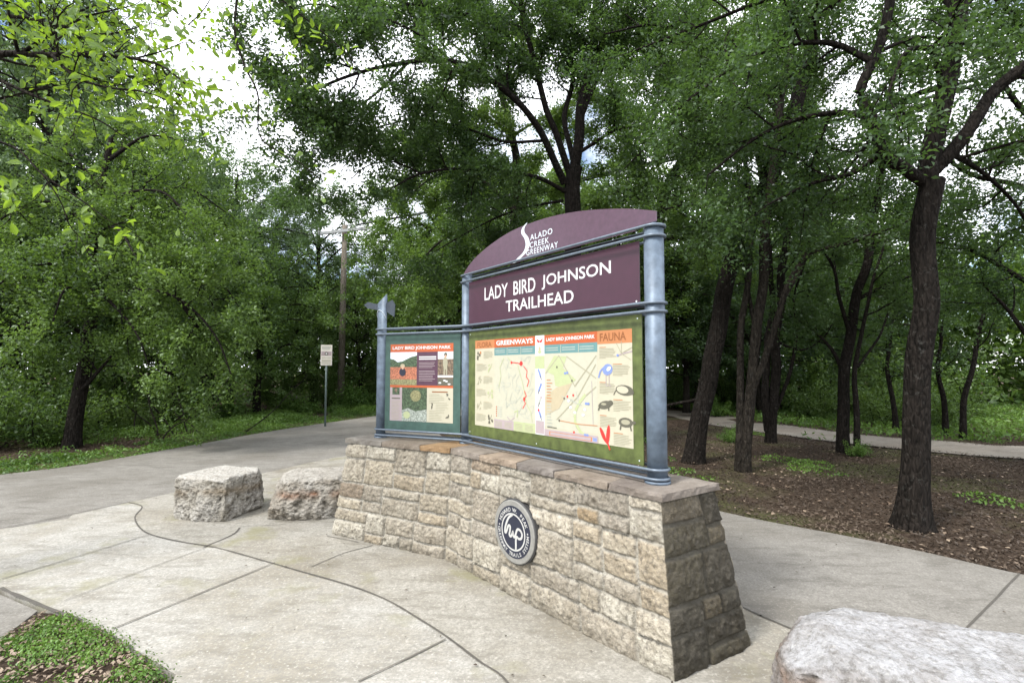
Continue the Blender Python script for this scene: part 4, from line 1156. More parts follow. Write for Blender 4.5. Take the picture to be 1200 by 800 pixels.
    XY = CB[:, None] * (1 - tt)[None, :, None] + CT[:, None] * tt[None, :, None]
    XY = XY + NN[:, None] * hgt[..., None]
    Z = np.broadcast_to((tt * (H + 0.01) - 0.008)[None, :, None], (n, nt_, 1))
    V = np.concatenate([XY, Z], 2).reshape(-1, 3)
    i, j = np.meshgrid(np.arange(n), np.arange(nt_ - 1), indexing='ij')
    a = i * nt_ + j; b = ((i + 1) % n) * nt_ + j
    F = np.stack([a, b, b + 1, a + 1], -1).reshape(-1, 4)
    if sgn < 0: F = F[:, ::-1]
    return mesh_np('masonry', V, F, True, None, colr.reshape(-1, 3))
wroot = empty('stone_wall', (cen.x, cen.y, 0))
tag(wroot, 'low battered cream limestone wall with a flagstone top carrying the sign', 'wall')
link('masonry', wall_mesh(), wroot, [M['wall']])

# coping: flagstones laid along the top
def flag(pts, z0, z1, seed, col):
    """one flat irregular stone: wobbly outline, riven top"""
    r = np.random.default_rng(seed)
    P = np.array([(p.x, p.y) for p in pts]); out = []
    for k in range(len(P)):
        a, b = P[k], P[(k + 1) % len(P)]
        m = max(3, int(np.linalg.norm(b - a) / 0.02))
        u = np.linspace(0, 1, m, endpoint=False)[:, None]
        out.append(a + (b - a) * u)
    O = np.vstack(out); c = O.mean(0)
    q = np.concatenate([O * 9, np.full((len(O), 1), seed * 1.7)], 1)
    d = O - c; dl = np.linalg.norm(d, axis=1)[:, None]
    O = O + d / dl * (0.014 * fbm(q, 4)[:, None])
    rings = [(1.0, z0), (1.0 + .002, z0 + (z1 - z0) * .55), (0.992, z1 - .003), (0.93, z1), (0.7, z1), (0.4, z1), (0.15, z1)]
    V = []; n = len(O)
    for k, (s, z) in enumerate(rings):
        ring = c + (O - c) * s
        zz = z + 0 * ring[:, 0]
        q3 = np.concatenate([ring * 6, np.full((n, 1), seed * 2.0)], 1)
        if k >= 2: zz = zz + 0.006 * fbm(q3, 3)
        else: 
            ring = ring + (O - c) / dl * (0.010 * fbm(np.concatenate([O * 30, np.full((n, 1), z * 60 + seed)], 1), 2)[:, None])
        V.append(np.concatenate([ring, zz[:, None]], 1))
    V.append(np.array([[c[0], c[1], z1]]))
    Vv = np.vstack(V); F = []
    i = np.arange(n)
    for k in range(len(rings) - 1):
        F.append(np.stack([k * n + i, k * n + (i + 1) % n, (k + 1) * n + (i + 1) % n, (k + 1) * n + i], 1))
    k = len(rings) - 1
    top = np.stack([k * n + i, k * n + (i + 1) % n, np.full(n, len(Vv) - 1), np.full(n, len(Vv) - 1)], 1)
    me = bpy.data.meshes.new('coping_stone')
    faces = [tuple(x) for x in np.vstack(F)] + [(x[0], x[1], x[2]) for x in top]
    me.from_pydata([tuple(x) for x in Vv], [], faces)
    a_ = me.attributes.new('stone', 'FLOAT_COLOR', 'POINT')
    band = np.clip(0.5 + 0.8 * fbm(Vv * [5, 5, 20] + seed, 3), 0, 1)[:, None]
    cc = np.ones((len(Vv), 4), np.float32); cc[:, :3] = np.array(col) * (1 - band) + np.array(col) * np.array((0.62, 0.60, 0.62)) * band
    a_.data.foreach_set('color', cc.ravel())
    me.update()
    for p in me.polygons: p.use_smooth = False
    return me
CC = [(0.25, 0.235, 0.205), (0.26, 0.225, 0.18), (0.33, 0.225, 0.125), (0.26, 0.23, 0.195), (0.29, 0.235, 0.18), (0.22, 0.20, 0.18), (0.28, 0.24, 0.195), (0.25, 0.222, 0.19)]
front = [TOPC[0], TOPC[1], TOPC[2]]; back = [TOPC[5], TOPC[4], TOPC[3]]
cuts0 = [0, 0.38, 0.74, 1.0]; cuts1 = [0, 0.2, 0.42, 0.60, 0.82, 1.0]
k = 0
for seg, cuts in ((0, cuts0), (1, cuts1)):
    for c0, c1 in zip(cuts[:-1], cuts[1:]):
        gp = 0.004
        f0, f1 = front[seg].lerp(front[seg + 1], c0), front[seg].lerp(front[seg + 1], c1)
        q0, q1 = back[seg].lerp(back[seg + 1], min(1, c0 + (0.05 if 0 < c0 < 1 else 0) * (-1) ** k)), back[seg].lerp(back[seg + 1], min(1, c1 + (0.05 if 0 < c1 < 1 else 0) * (-1) ** (k + 1)))
        quad = inset([f0, f1, q1, q0], gp * sgn)
        link('coping_stone', flag(quad, ZT - 0.004, ZC + random.uniform(-.003, .003), 200 + k, CC[k % 8]), wroot, [M['coping']])
        k += 1

# ------------------------------------------------------------------ trailhead sign
ZF = 0.975
def tube_mesh(P, r, sides=24, name='tube', cut=None, caps=True):
    bm = bmesh.new(); rings = []
    P = [Vector(p) for p in P]
    for i, p in enumerate(P):
        t = (P[min(i + 1, len(P) - 1)] - P[max(i - 1, 0)]).normalized()
        ref = Vector((0, 0, 1)) if abs(t.z) < 0.8 else Vector((1, 0, 0))
        x = t.cross(ref).normalized(); y = t.cross(x)
        ri = r[i] if isinstance(r, (list, tuple)) else r
        rings.append([bm.verts.new(p + (x * math.cos(a) + y * math.sin(a)) * ri) for a in [2 * math.pi * k / sides for k in range(sides)]])
    for a, b in zip(rings[:-1], rings[1:]):
        for k in range(sides): bm.faces.new((a[k], a[(k + 1) % sides], b[(k + 1) % sides], b[k]))
    if cut:
        for v in rings[-1]: v.co.z += cut.dot(v.co.to_2d() - P[-1].to_2d())
    if caps:
        bm.faces.new(rings[0]); bm.faces.new(rings[-1])
    me = bm_mesh(name, bm)
    for p in me.polygons: p.use_smooth = len(p.vertices) == 4
    return me
def closed_rod(P, r, name, sides=8):
    P = [Vector(p) for p in P]; n = len(P); bm = bmesh.new(); rings = []
    for i in range(n):
        t = (P[(i + 1) % n] - P[i - 1]).normalized(); x = Vector((t.y, -t.x, 0)).normalized(); y = Vector((0, 0, 1))
        rings.append([bm.verts.new(P[i] + (x * math.cos(a) + y * math.sin(a)) * r) for a in [2 * math.pi * k / sides for k in range(sides)]])
    for i in range(n):
        a, b = rings[i], rings[(i + 1) % n]
        for k in range(sides): bm.faces.new((a[k], a[(k + 1) % sides], b[(k + 1) % sides], b[k]))
    return bm_mesh(name, bm, True)

PR = at(770.5, 560, ZF); PM = at(546.5, 515.5, ZF); PL = at(446.0, 509, ZF)
RR_, RM_, RL_ = 0.058, 0.046, 0.045
sroot = empty('trailhead_sign', (PM.x, PM.y, ZC))
tag(sroot, 'park trailhead sign with purple arched header, map panel and steel posts on the wall', 'sign')
def zat(p, py):
    """height at which the vertical through p crosses picture row py"""
    d = p.y
    lo = W(600, py, d); return lo.z
zA, zB = 0.5 * (zat(PR, 267.5) + zat(PM, 323)), 0.5 * (zat(PR, 278.5) + zat(PM, 331))
zCc, zD = 0.5 * (zat(PR, 354.6) + zat(PM, 383)), 0.5 * (zat(PR, 365) + zat(PM, 389))
zE, zFr = 0.5 * (zat(PR, 547.5) + zat(PM, 509)), 0.5 * (zat(PR, 559) + zat(PM, 515.5))
def post(p, r, ztop, name='post', cut=None):
    return link(name, tube_mesh([(p.x, p.y, ZC - 0.01), (p.x, p.y, ZC + 0.4), (p.x, p.y, ztop)], r, 28, name, cut), sroot, [M['steel']])
pr_ = post(PR, RR_, zA + 0.012); pm_ = post(PM, RM_, zA + 0.012)
U = (PR - PM); U.z = 0; LMR = U.length; U.normalize()
Nf = Vector((U.y, -U.x, 0)); Nf = Nf if Nf.y < 0 else -Nf           # towards the reader
U2 = (PM - PL); U2.z = 0; LLM = U2.length; U2.normalize()
Nf2 = Vector((U2.y, -U2.x, 0)); Nf2 = Nf2 if Nf2.y < 0 else -Nf2
zLt = zat(PL, 350)
pl_ = post(PL, RL_, zLt, 'post', Vector((0.95, 0.3)) * 1.15)
for p, r in ((PR, RR_), (PM, RM_), (PL, RL_)):
    link('base_collar', tube_mesh([(p.x, p.y, ZC - 0.004), (p.x, p.y, ZC + 0.014)], r + 0.016, 28, 'base_collar'), sroot, [M['steel']])
def rail(pa, ra, pb, rb, u, nf, z):
    P = []
    for p, r, a0 in ((pa, ra, math.pi / 2), (pb, rb, -math.pi / 2)):
        for k in range(13):
            a = a0 + math.pi * k / 12
            P.append(Vector((p.x, p.y, z)) + u * math.cos(a) * (r + .007) + nf * math.sin(a) * (r + .007))
    return link('rail', closed_rod(P, 0.0095, 'rail'), sroot, [M['rod']])
for z in (zA, zB, zCc, zD, zE, zFr): rail(PM, RM_, PR, RR_, U, Nf, z)
for z in (zCc, zD, zE, zFr): rail(PL, RL_, PM, RM_, U2, Nf2, z + 0.002)

class Sheet:
    """flat printed or cut shapes on an upright plane; u along it, z up, layers 1 mm apart"""
    def __init__(s, O, U, Nn): s.O, s.U, s.N = O, U, Nn; s.V, s.F, s.M, s.mats = [], [], [], []
    def pix(s, x, y, off=0.012):
        """plane coordinates seen at a picture point"""
        r = ray(x, y); o = Vector((0, 0, CAM_H)); p0 = s.O + s.N * off
        t = (p0 - o).dot(s.N) / r.dot(s.N); q = o + r * t - s.O
        return (q.dot(s.U), o.z + r.z * t)
    def mi(s, m):
        if m not in s.mats: s.mats.append(m)
        return s.mats.index(m)
    def poly(s, pts, m, off):
        b = len(s.V)
        for u, z in pts:
            p = s.O + s.U * u + s.N * off; s.V.append((p.x, p.y, z))
        s.F.append(tuple(range(b, b + len(pts)))); s.M.append(s.mi(m))
    def rect(s, u0, z0, u1, z1, m, off): s.poly([(u0, z0), (u1, z0), (u1, z1), (u0, z1)], m, off)
    def line(s, pts, w, m, off):
        for (a, b) in zip(pts[:-1], pts[1:]):
            dx, dz = b[0] - a[0], b[1] - a[1]; l = math.hypot(dx, dz) or 1e-6; nx, nz = -dz / l * w / 2, dx / l * w / 2
            ex, ez = dx / l * w * .3, dz / l * w * .3
            s.poly([(a[0] + nx - ex, a[1] + nz - ez), (a[0] - nx - ex, a[1] - nz - ez), (b[0] - nx + ex, b[1] - nz + ez), (b[0] + nx + ex, b[1] + nz + ez)], m, off)
            off += 0.00002
    def disc(s, u, z, ru, rz, m, off, n=12, rot=0):
        c, q = math.cos(rot), math.sin(rot)
        s.poly([(u + ru * math.cos(a) * c - rz * math.sin(a) * q, z + ru * math.cos(a) * q + rz * math.sin(a) * c) for a in [2 * math.pi * k / n for k in range(n)]], m, off)
    def text(s, txt, u0, z0, u1, z1, m, off, bold=0.0, space=1.0):
        V, F = text_geo(txt, bold, space)
        mn, mx = V.min(0), V.max(0)
        b = len(s.V)
        for v in V:
            u = u0 + (v[0] - mn[0]) / (mx[0] - mn[0]) * (u1 - u0); z = z0 + (v[1] - mn[1]) / (mx[1] - mn[1]) * (z1 - z0)
            p = s.O + s.U * u + s.N * off; s.V.append((p.x, p.y, z))
        for f in F: s.F.append(tuple(b + i for i in f)); s.M.append(s.mi(m))
    def build(s, name, parent):
        me = bpy.data.meshes.new(name); me.from_pydata(s.V, [], s.F)
        for m in s.mats: me.materials.append(M[m])
        me.polygons.foreach_set('material_index', s.M); me.update()
        return link(name, me, parent)

_tc = {}
def text_geo(txt, bold=0.0, space=1.0):
    k = (txt, bold, space)
    if k not in _tc:
        cu = bpy.data.curves.new('lettering', 'FONT'); cu.body = txt; cu.offset = bold; cu.space_character = space; cu.resolution_u = 3
        ob = bpy.data.objects.new('lettering', cu); COL.objects.link(ob)
        bpy.context.view_layer.update()
        me = bpy.data.meshes.new_from_object(ob.evaluated_get(bpy.context.evaluated_depsgraph_get()))
        V = np.array([v.co[:2] for v in me.vertices]); F = [tuple(p.vertices) for p in me.polygons]
        bpy.data.objects.remove(ob); bpy.data.curves.remove(cu); bpy.data.meshes.remove(me)
        _tc[k] = (V, F)
    return _tc[k]

def plate(sh, pts, th, mat, name, off=0.012):
    """solid plate with the outline pts (u, z), front face at off towards the reader"""
    bm = bmesh.new()
    a = [bm.verts.new((*(sh.O + sh.U * u + sh.N * off).to_2d(), z)) for u, z in pts]
    b = [bm.verts.new((*(sh.O + sh.U * u + sh.N * (off - th)).to_2d(), z)) for u, z in pts]
    bm.faces.new(a); bm.faces.new(b[::-1])
    n = len(pts)
    for k in range(n): bm.faces.new((a[k], b[k], b[(k + 1) % n], a[(k + 1) % n]))
    return link(name, bm_mesh(name, bm), sroot, [mat])

O1 = Vector((PM.x, PM.y, 0)); O2 = Vector((PL.x, PL.y, 0))
hd = Sheet(O1, U, Nf)
# arched header
arc = [hd.pix(*p) for p in ((543.5, 321), (548, 313), (558, 301), (575, 286.5), (597, 272), (620, 262), (645, 254), (672, 248.5), (700, 245.5), (735, 244.5), (769, 247))]
AA = smooth_line([(a, b, 0) for a, b in arc], 0.05)[:, :2]
uR = AA[-1][0]
zn = zA + 0.030
head = [tuple(a) for a in AA] + [(uR, zn), (uR - 0.155, zn), (uR - 0.155, zA + 0.004), (AA[0][0] + 0.01, zA + 0.004)]
hp = plate(hd, head, 0.006, M['purple_sheen'], 'arched_header')
tab = link('rail_clip', tube_mesh([(PR.x, PR.y, zA), (PR.x + .001, PR.y, zA + .05)], 0.012, 12, 'rail_clip'), sroot, [M['steel']])
L = Sheet(O1, U, Nf)
def trect(sh, x0, y0, x1, y1):
    """plane box from the picture's baseline start and cap end"""
    a = sh.pix(x0, y0); b = sh.pix(x1, y1); return a[0], a[1], b[0], b[1]
# river shaped S: a swelling ribbon
rv = [(617.5, 261.5, 1.0), (613.5, 267, 2.0), (613, 273, 2.6), (617, 279, 3.0), (618.5, 287, 3.2), (615.5, 295, 3.2), (609, 302, 3.6), (603, 308, 3.0)]
ctr = smooth_line([(*L.pix(x, y), w * 0.0075) for x, y, w in rv], 0.012)
for k in range(len(ctr) - 1):
    a, b = ctr[k], ctr[k + 1]
    L.poly([(a[0] - a[2], a[1]), (b[0] - b[2], b[1]), (b[0] + b[2], b[1]), (a[0] + a[2], a[1])], 'silver', 0.0135)
e = ctr[-1]
for txt, x0, y0, x1, y1, yb in (('ALADO', 621.5, 282.5, 647.5, 270.5, 0), ('CREEK', 621, 292.5, 643.5, 284, 0), ('GREENWAY', 617, 303, 654, 291, 0)):
    u0, z0 = L.pix(x0, y0); u1, z1 = L.pix(x1, y1)
    z0 += {'ALADO': 0.004, 'CREEK': 0.010, 'GREENWAY': 0.020}[txt]
    L.text(txt, u0, z0, u1, z0 + 0.044, 'silver', 0.0138, 0.008, 1.15)
L.build('header_lettering', hp)
# name panel
def px_rect(sh, tl, tr, br, bl): return [sh.pix(*tl), sh.pix(*tr), sh.pix(*br), sh.pix(*bl)]
u0n, u1n = RM_ + 0.004, hd.pix(749.0, 300)[0]
npan = plate(hd, [(u0n, zCc - 0.004), (u1n, zCc - 0.004), (u1n, zB - 0.004 - 0.0), (u0n, zB - 0.004)], 0.006, M['purple'], 'name_panel')
T_ = Sheet(O1, U, Nf)
u0, z0 = T_.pix(568, 351); u1, z1 = T_.pix(716, 307); 
zl = T_.pix(568, 351)[1]; zr = T_.pix(716, 323.5)[1]; zb = 0.5 * (zl + zr)
ch = 0.5 * ((T_.pix(568, 338.5)[1] - zl) + (z1 - zr))
T_.text('LADY', u0, zb - .008, u0 + (u1 - u0) * .232, zb - .008 + ch * 1.2, 'white', 0.0138, 0.012); T_.build('name_lettering', npan); T_ = Sheet(O1, U, Nf)
T_.text('BIRD', u0 + (u1 - u0) * .284, zb - .008, u0 + (u1 - u0) * .474, zb - .008 + ch * 1.2, 'white', 0.0138, 0.012); T_.build('name_lettering', npan); T_ = Sheet(O1, U, Nf)
T_.text('JOHNSON', u0 + (u1 - u0) * .525, zb - .008, u1, zb - .008 + ch * 1.2, 'white', 0.0138, 0.012)
u0, _ = T_.pix(593, 364); u1, _ = T_.pix(672.5, 355)
zb2 = 0.5 * (T_.pix(594, 365.5)[1] + T_.pix(672, 354)[1])
T_.build('name_lettering', npan)
T_ = Sheet(O1, U, Nf)
T_.text('TRAILHEAD', u0, zb2, u1, zb2 + ch * 0.98, 'white', 0.0138, 0.012)
T_.build('trailhead_lettering', npan)
T_ = Sheet(O1, U, Nf)
T_.disc(T_.pix(746, 353)[0], T_.pix(746, 353)[1], .006, .006, 'silver', 0.0138)
T_.build('screw', npan)

# ---- the map panel
um1 = hd.pix(753.2, 460)[0]
mp = plate(hd, [(RM_ + 0.006, zE + 0.004), (um1, zE + 0.004), (um1, zD - 0.006), (RM_ + 0.006, zD - 0.006)], 0.008, M['green'], 'map_panel')
S_ = Sheet(O1, U, Nf)
def c2(x, y): return S_.pix(540 + x / 4.0, 370 + y / 4.0)        # picture coordinates read on a 4x enlargement
uL, uRt = c2(68, 300)[0], c2(806, 300)[0]
zTp = 0.5 * (c2(68, 118)[1] + c2(798, 58)[1]); zBt = 0.5 * (c2(72, 513)[1] + c2(815, 620)[1])
ucol = [uL, c2(158, 300)[0], c2(350, 300)[0], c2(393, 300)[0], c2(642, 300)[0], uRt]
Hh = zTp - zBt
zz = lambda f: zTp - f * Hh                 # f = fraction down the poster
base = 0.0130
S_.rect(uL, zBt, uRt, zTp, 'cream', base)
S_.rect(ucol[1], zz(.90), ucol[2], zz(.105), 'cream2', base + .0006)
S_.rect(ucol[3], zz(.92), ucol[4], zz(.105), 'cream2', base + .0006)
S_.rect(ucol[0], zz(.098), ucol[1], zTp, 'peach', base + .0006); S_.rect(ucol[4], zz(.118), ucol[5], zTp, 'peach', base + .0006)
S_.rect(ucol[1], zz(.098), ucol[2], zTp, 'orange', base + .0008); S_.rect(ucol[3], zz(.098), ucol[4], zTp, 'orange', base + .0008)
S_.rect(ucol[1], zz(.185), ucol[2], zz(.098), 'tealprint', base + .0009); S_.rect(ucol[3], zz(.185), ucol[4], zz(.098), 'tealprint', base + .0009)
S_.rect(ucol[2], zBt, ucol[3], zTp + .002, 'white', base + .0009)
S_.rect(ucol[2], zz(.335), ucol[3], zz(.205), 'palegreen', base + .0013)
S_.rect(ucol[2] + .005, zz(.99), ucol[3] - .005, zz(.86), 'lilac', base + .0013)
wc = lambda c, f: ucol[c] + f * (ucol[c + 1] - ucol[c])
S_.text('FLORA', wc(0, .12), zz(.085), wc(0, .86), zz(.022), 'brown', base + .0014, 0.02)
S_.text('FAUNA', wc(4, .08), zz(.095), wc(4, .84), zz(.022), 'brown', base + .0014, 0.02)
S_.text('GREENWAYS', wc(1, .05), zz(.072), wc(1, .95), zz(.018), 'white', base + .0014, 0.03)
S_.text('LADY BIRD JOHNSON PARK', wc(3, .04), zz(.073), wc(3, .96), zz(.028), 'white', base + .0014, 0.03)
for q in range(16): S_.rect(wc(1, .07 + q * .054), zz(.093), wc(1, .105 + q * .054), zz(.083), 'brown', base + .0014)
for c in (1, 3):
    for q in range(3):
        for ln in range(2): S_.rect(wc(c, .03 + q * .33), zz(.135 + ln * .022), wc(c, .28 + q * .33), zz(.128 + ln * .022), 'mapgrey', base + .0014)
        if q: S_.rect(wc(c, q * .335 - .004), zz(.18), wc(c, q * .335 + .004), zz(.103), 'cream', base + .0015)
rr = random.Random(11)
def para(c, f0, f1, z0, n, m='textgrey'):
    for q in range(n):
        S_.rect(wc(c, f0), zz(z0 + q * .0135 + .0055), wc(c, f0 + (f1 - f0) * (rr.uniform(.82, 1) if q < n - 1 else rr.uniform(.3, .7))), zz(z0 + q * .0135), m, base + .0014)
# FLORA column
for q, z0 in enumerate((.13, .275, .42, .57, .715, .86)):
    right = q % 2 == 0
    para(0, .45 if right else .08, .93 if right else .62, z0 + .012, 6)
    S_.rect(wc(0, .45 if right else .08), zz(z0 + .006), wc(0, .75 if right else .4), zz(z0), 'tan', base + .0014)
    cx = wc(0, .22 if right else .80); w = (ucol[1] - ucol[0])
    mcol = ('ink', 'palegreen', 'textgrey', 'palegreen', 'textgrey', 'ink')[q]
    S_.line([(cx - .1 * w, zz(z0 + .1)), (cx, zz(z0 + .05)), (cx + .08 * w, zz(z0))], .004, mcol, base + .0016)
    for k in range(4):
        S_.disc(cx + rr.uniform(-.1, .1) * w, zz(z0 + .02 + k * .022), .011 if q in (0, 3, 5) else .006, .015, mcol, base + .0018 + k * .0001, 8, rr.uniform(-1, 1))
    if q == 0: S_.disc(cx + .02, zz(z0 + .015), .011, .012, 'peach', base + .0024)
# FAUNA column
for q, z0 in enumerate((.145, .295, .455, .60, .745, .885)):
    right = q % 2 == 1
    para(4, .46 if right else .06, .96 if right else .55, z0 + .014, 7)
    S_.rect(wc(4, .46 if right else .06), zz(z0 + .006), wc(4, .72 if right else .26), zz(z0), 'peach', base + .0014)
fa = base + .0018
# dragonfly, heron, armadillo, toad, turtle, two red birds
cx, cz = wc(4, .78), zz(.20)
S_.line([(cx - .055, cz - .018), (cx, cz - .004), (cx + .06, cz + .006)], .008, 'lilac', fa); S_.disc(cx - .05, cz - .016, .010, .008, 'blue', fa + .0004)
for dx, dz in ((-.06, .06), (-.02, .07), (.05, -.045), (.06, .03)): S_.line([(cx - .02, cz - .005), (cx + dx, cz + dz)], .004, 'textgrey', fa + .0002)
cx, cz = wc(4, .24), zz(.345)
S_.disc(cx + .018, cz, .042, .036, 'blue', fa, 14, .3); S_.disc(cx + .028, cz + .006, .020, .012, 'palesky', fa + .0003, 9, .6)
S_.line([(cx - .018, cz + .01), (cx - .042, cz - .01), (cx - .056, cz - .05)], .011, 'blue', fa + .0005)
for dx in (.005, .03): S_.line([(cx + dx, cz - .03), (cx + dx, cz - .10), (cx + dx + .014, cz - .104)], .005, 'lilac', fa + .0006)
cx, cz = wc(4, .78), zz(.52)
S_.disc(cx, cz, .070, .032, 'ink', fa, 16, -.1); S_.disc(cx - .015, cz + .003, .046, .023, 'cream', fa + .0004, 14, -.1); S_.disc(cx + .055, cz - .012, .018, .014, 'ink', fa + .0004); S_.line([(cx - .065, cz), (cx - .085, cz - .03)], .006, 'ink', fa + .0005)
cx, cz = wc(4, .22), zz(.655)
S_.disc(cx, cz, .058, .026, 'ink', fa, 14, .2); S_.disc(cx + .045, cz + .015, .022, .017, 'ink', fa + .0004); S_.line([(cx - .04, cz), (cx - .055, cz - .035)], .012, 'ink', fa + .0005); S_.line([(cx + .03, cz), (cx + .03, cz - .032)], .010, 'ink', fa + .0006); S_.disc(cx - .01, cz + .005, .022, .008, 'textgrey', fa + .0008)
cx, cz = wc(4, .80), zz(.79)
S_.disc(cx, cz, .055, .030, 'ink', fa, 16); S_.disc(cx, cz + .002, .034, .016, 'textgrey', fa + .0004, 14); S_.disc(cx + .062, cz + .004, .016, .010, 'ink', fa + .0004)
for dx in (-.035, .035): S_.line([(cx + dx, cz - .015), (cx + dx * 1.2, cz - .045)], .010, 'ink', fa + .0005)
cx, cz = wc(4, .22), zz(.925)
S_.disc(cx - .02, cz + .006, .014, .052, 'red', fa, 12, .5); S_.disc(cx + .022, cz + .010, .015, .062, 'red', fa + .0002, 12, -.12); S_.line([(cx + .015, cz - .03), (cx + .035, cz - .08)], .010, 'red', fa + .0004); S_.line([(cx - .02, cz - .01), (cx + .015, cz - .045)], .012, 'red', fa + .0005)
# white middle column: butterfly, small plant and four birds
wm = wc(2, .5)
for sx in (-1, 1): S_.poly([(wm, zz(.055)), (wm + sx * .034, zz(.028)), (wm + sx * .026, zz(.062)), (wm + sx * .006, zz(.075))], 'red', fa)
S_.line([(wm, zz(.125)), (wm, zz(.185))], .005, 'textgrey', fa); S_.disc(wm, zz(.135), .013, .018, 'tan', fa + .0003); S_.disc(wm, zz(.165), .022, .012, 'palegreen', fa + .0004)
S_.rect(wm - .025, zz(.197), wm + .025, zz(.191), 'mapgrey', fa); S_.rect(wm - .025, zz(.10), wm + .025, zz(.094), 'lilac', fa)
for q, (f, mc) in enumerate(((.385, 'blue'), (.53, 'blue'), (.66, 'lilac'), (.79, 'red'))):
    a = (-.5, .55, .6, -.55)[q]
    S_.disc(wm, zz(f), .010, .036, 'blue' if q != 2 else 'mapgrey', fa, 10, -a if q in (0, 3) else -a); S_.disc(wm - .014 * math.copysign(1, -a), zz(f - .035), .010, .010, mc, fa + .0003)
    S_.line([(wm, zz(f + .02)), (wm + .02 * math.copysign(1, -a), zz(f + .06))], .007, 'ink', fa + .0004)
    S_.rect(wm - .024, zz(f + .075), wm + .024, zz(f + .068), 'mapgrey', fa)
# greenways map: grey roads, red trail
def mpt(c, x, y): return (wc(c, x), zz(y))
for k in range(26):
    x, y = rr.uniform(.05, .9), rr.uniform(.22, .80); pts = [mpt(1, x, y)]
    for q in range(4):
        x = min(.96, max(.03, x + rr.uniform(-.13, .13))); y = min(.85, max(.21, y + rr.uniform(-.09, .09))); pts.append(mpt(1, x, y))
    S_.line(pts, .0032, 'mapgrey', base + .0016 + k * .00002)
for pts in ([(.25, .22), (.15, .32), (.18, .42), (.12, .55)], [(.35, .21), (.45, .27)], [(.6, .3), (.72, .5), (.8, .7), (.9, .78), (.93, .88)]):
    S_.line([mpt(1, *p) for p in pts], .006, 'palegreen', base + .0022)
for pts in ([(.44, .265), (.52, .27), (.60, .275), (.66, .285)], [(.74, .31), (.82, .36), (.80, .42), (.86, .46), (.82, .52)], [(.76, .57), (.80, .62), (.74, .66), (.78, .70), (.72, .75)]):
    S_.line([mpt(1, *p) for p in pts], .007, 'red', base + .0024)
S_.disc(*mpt(1, .68, .28), .020, .020, 'red', base + .0025, 7); S_.disc(*mpt(1, .445, .268), .010, .012, 'red', base + .0026); S_.disc(*mpt(1, .75, .655), .012, .016, 'red', base + .0026)
S_.line([mpt(1, .34, .86), mpt(1, .42, .90), mpt(1, .52, .86)], .008, 'lilac', base + .0024); S_.line([mpt(1, .52, .80), mpt(1, .60, .78), mpt(1, .58, .85)], .010, 'palegreen', base + .0023)
for q in range(5): S_.rect(wc(1, .05), zz(.768 + q * .025), wc(1, .075), zz(.755 + q * .025), 'orange', base + .002); S_.rect(wc(1, .09), zz(.766 + q * .025), wc(1, .2), zz(.758 + q * .025), 'mapgrey', base + .002)
S_.rect(ucol[1], zBt, wc(1, .5), zz(.90), 'lilac', base + .0018); S_.rect(wc(1, .5), zBt, ucol[2], zz(.90), 'palegreen', base + .0018)
for c0 in (.03, .27, .53, .77):
    for q in range(5): S_.rect(wc(1, c0), zz(.926 + q * .014), wc(1, c0 + .18), zz(.920 + q * .014), 'textgrey', base + .0022)
# park map
S_.poly([mpt(3, .03, .36), mpt(3, .20, .21), mpt(3, .45, .22), mpt(3, .38, .33), mpt(3, .62, .44), mpt(3, .40, .53), mpt(3, .22, .50), mpt(3, .20, .40)], 'palegreen', base + .0016)
S_.poly([mpt(3, .02, .62), mpt(3, .24, .52), mpt(3, .55, .47), mpt(3, .30, .72), mpt(3, .02, .80)], 'tan', base + .0018)
for pts in ([(.30, .21), (.60, .50), (.98, .22)], [(.45, .22), (.97, .42)], [(.03, .38), (.30, .21)], [(.97, .50), (.72, .62), (.58, .78), (.62, .88), (.80, .98)], [(.25, .83), (.65, .60), (.97, .30)]):
    S_.line([mpt(3, *p) for p in pts], .008, 'textgrey', base + .0020)
S_.line([mpt(3, *p) for p in ((.78, .58), (.68, .65), (.60, .74), (.60, .83), (.70, .92), (.88, .98))], .022, 'palegreen', base + .0021)
S_.line([mpt(3, .30, .835), mpt(3, .65, .85), mpt(3, .99, .845)], .005, 'peach', base + .0023); S_.line([mpt(3, .90, .45), mpt(3, .92, .84)], .004, 'lilac', base + .0023)
for x, y in ((.72, .67), (.5, .62), (.62, .55), (.35, .60)): S_.line([mpt(3, .68, .67), mpt(3, x, y)], .004, 'mapgrey', base + .0024)
for x, y, mc in ((.42, .38, 'blue'), (.46, .375, 'blue'), (.80, .655, 'blue'), (.84, .655, 'blue'), (.78, .94, 'blue'), (.82, .94, 'blue'), (.48, .64, 'palesky'), (.60, .745, 'palesky'), (.75, .76, 'palesky'), (.52, .70, 'palesky'), (.78, .71, 'palesky'), (.57, .585, 'red'), (.46, .60, 'red'), (.40, .62, 'ink'), (.58, .93, 'red'), (.30, .835, 'ink'), (.55, .45, 'ink'), (.26, .32, 'ink')):
    S_.disc(*mpt(3, x, y), .012 if mc in ('blue', 'palesky') else .008, .009, mc, base + .0028, 8)
for q in range(16): S_.rect(wc(3, .05), zz(.452 + q * .03), wc(3, .09 + rr.uniform(.03, .09)), zz(.444 + q * .03), 'peach' if q < 8 else 'mapgrey', base + .0028)
S_.rect(wc(3, .06), zz(.915), wc(3, .25), zz(.907), 'ink', base + .0028)
S_.rect(ucol[3], zBt, ucol[4], zz(.935), 'lilac', base + .0026); S_.rect(wc(3, .10), zz(.99), wc(3, .90), zz(.952), 'peach', base + .0029); S_.rect(wc(3, .12), zz(.985), wc(3, .88), zz(.957), 'lilac', base + .0031)
S_.rect(wc(3, .92), zz(.985), wc(3, .98), zz(.955), 'blue', base + .0031)
S_.build('map_print', mp)
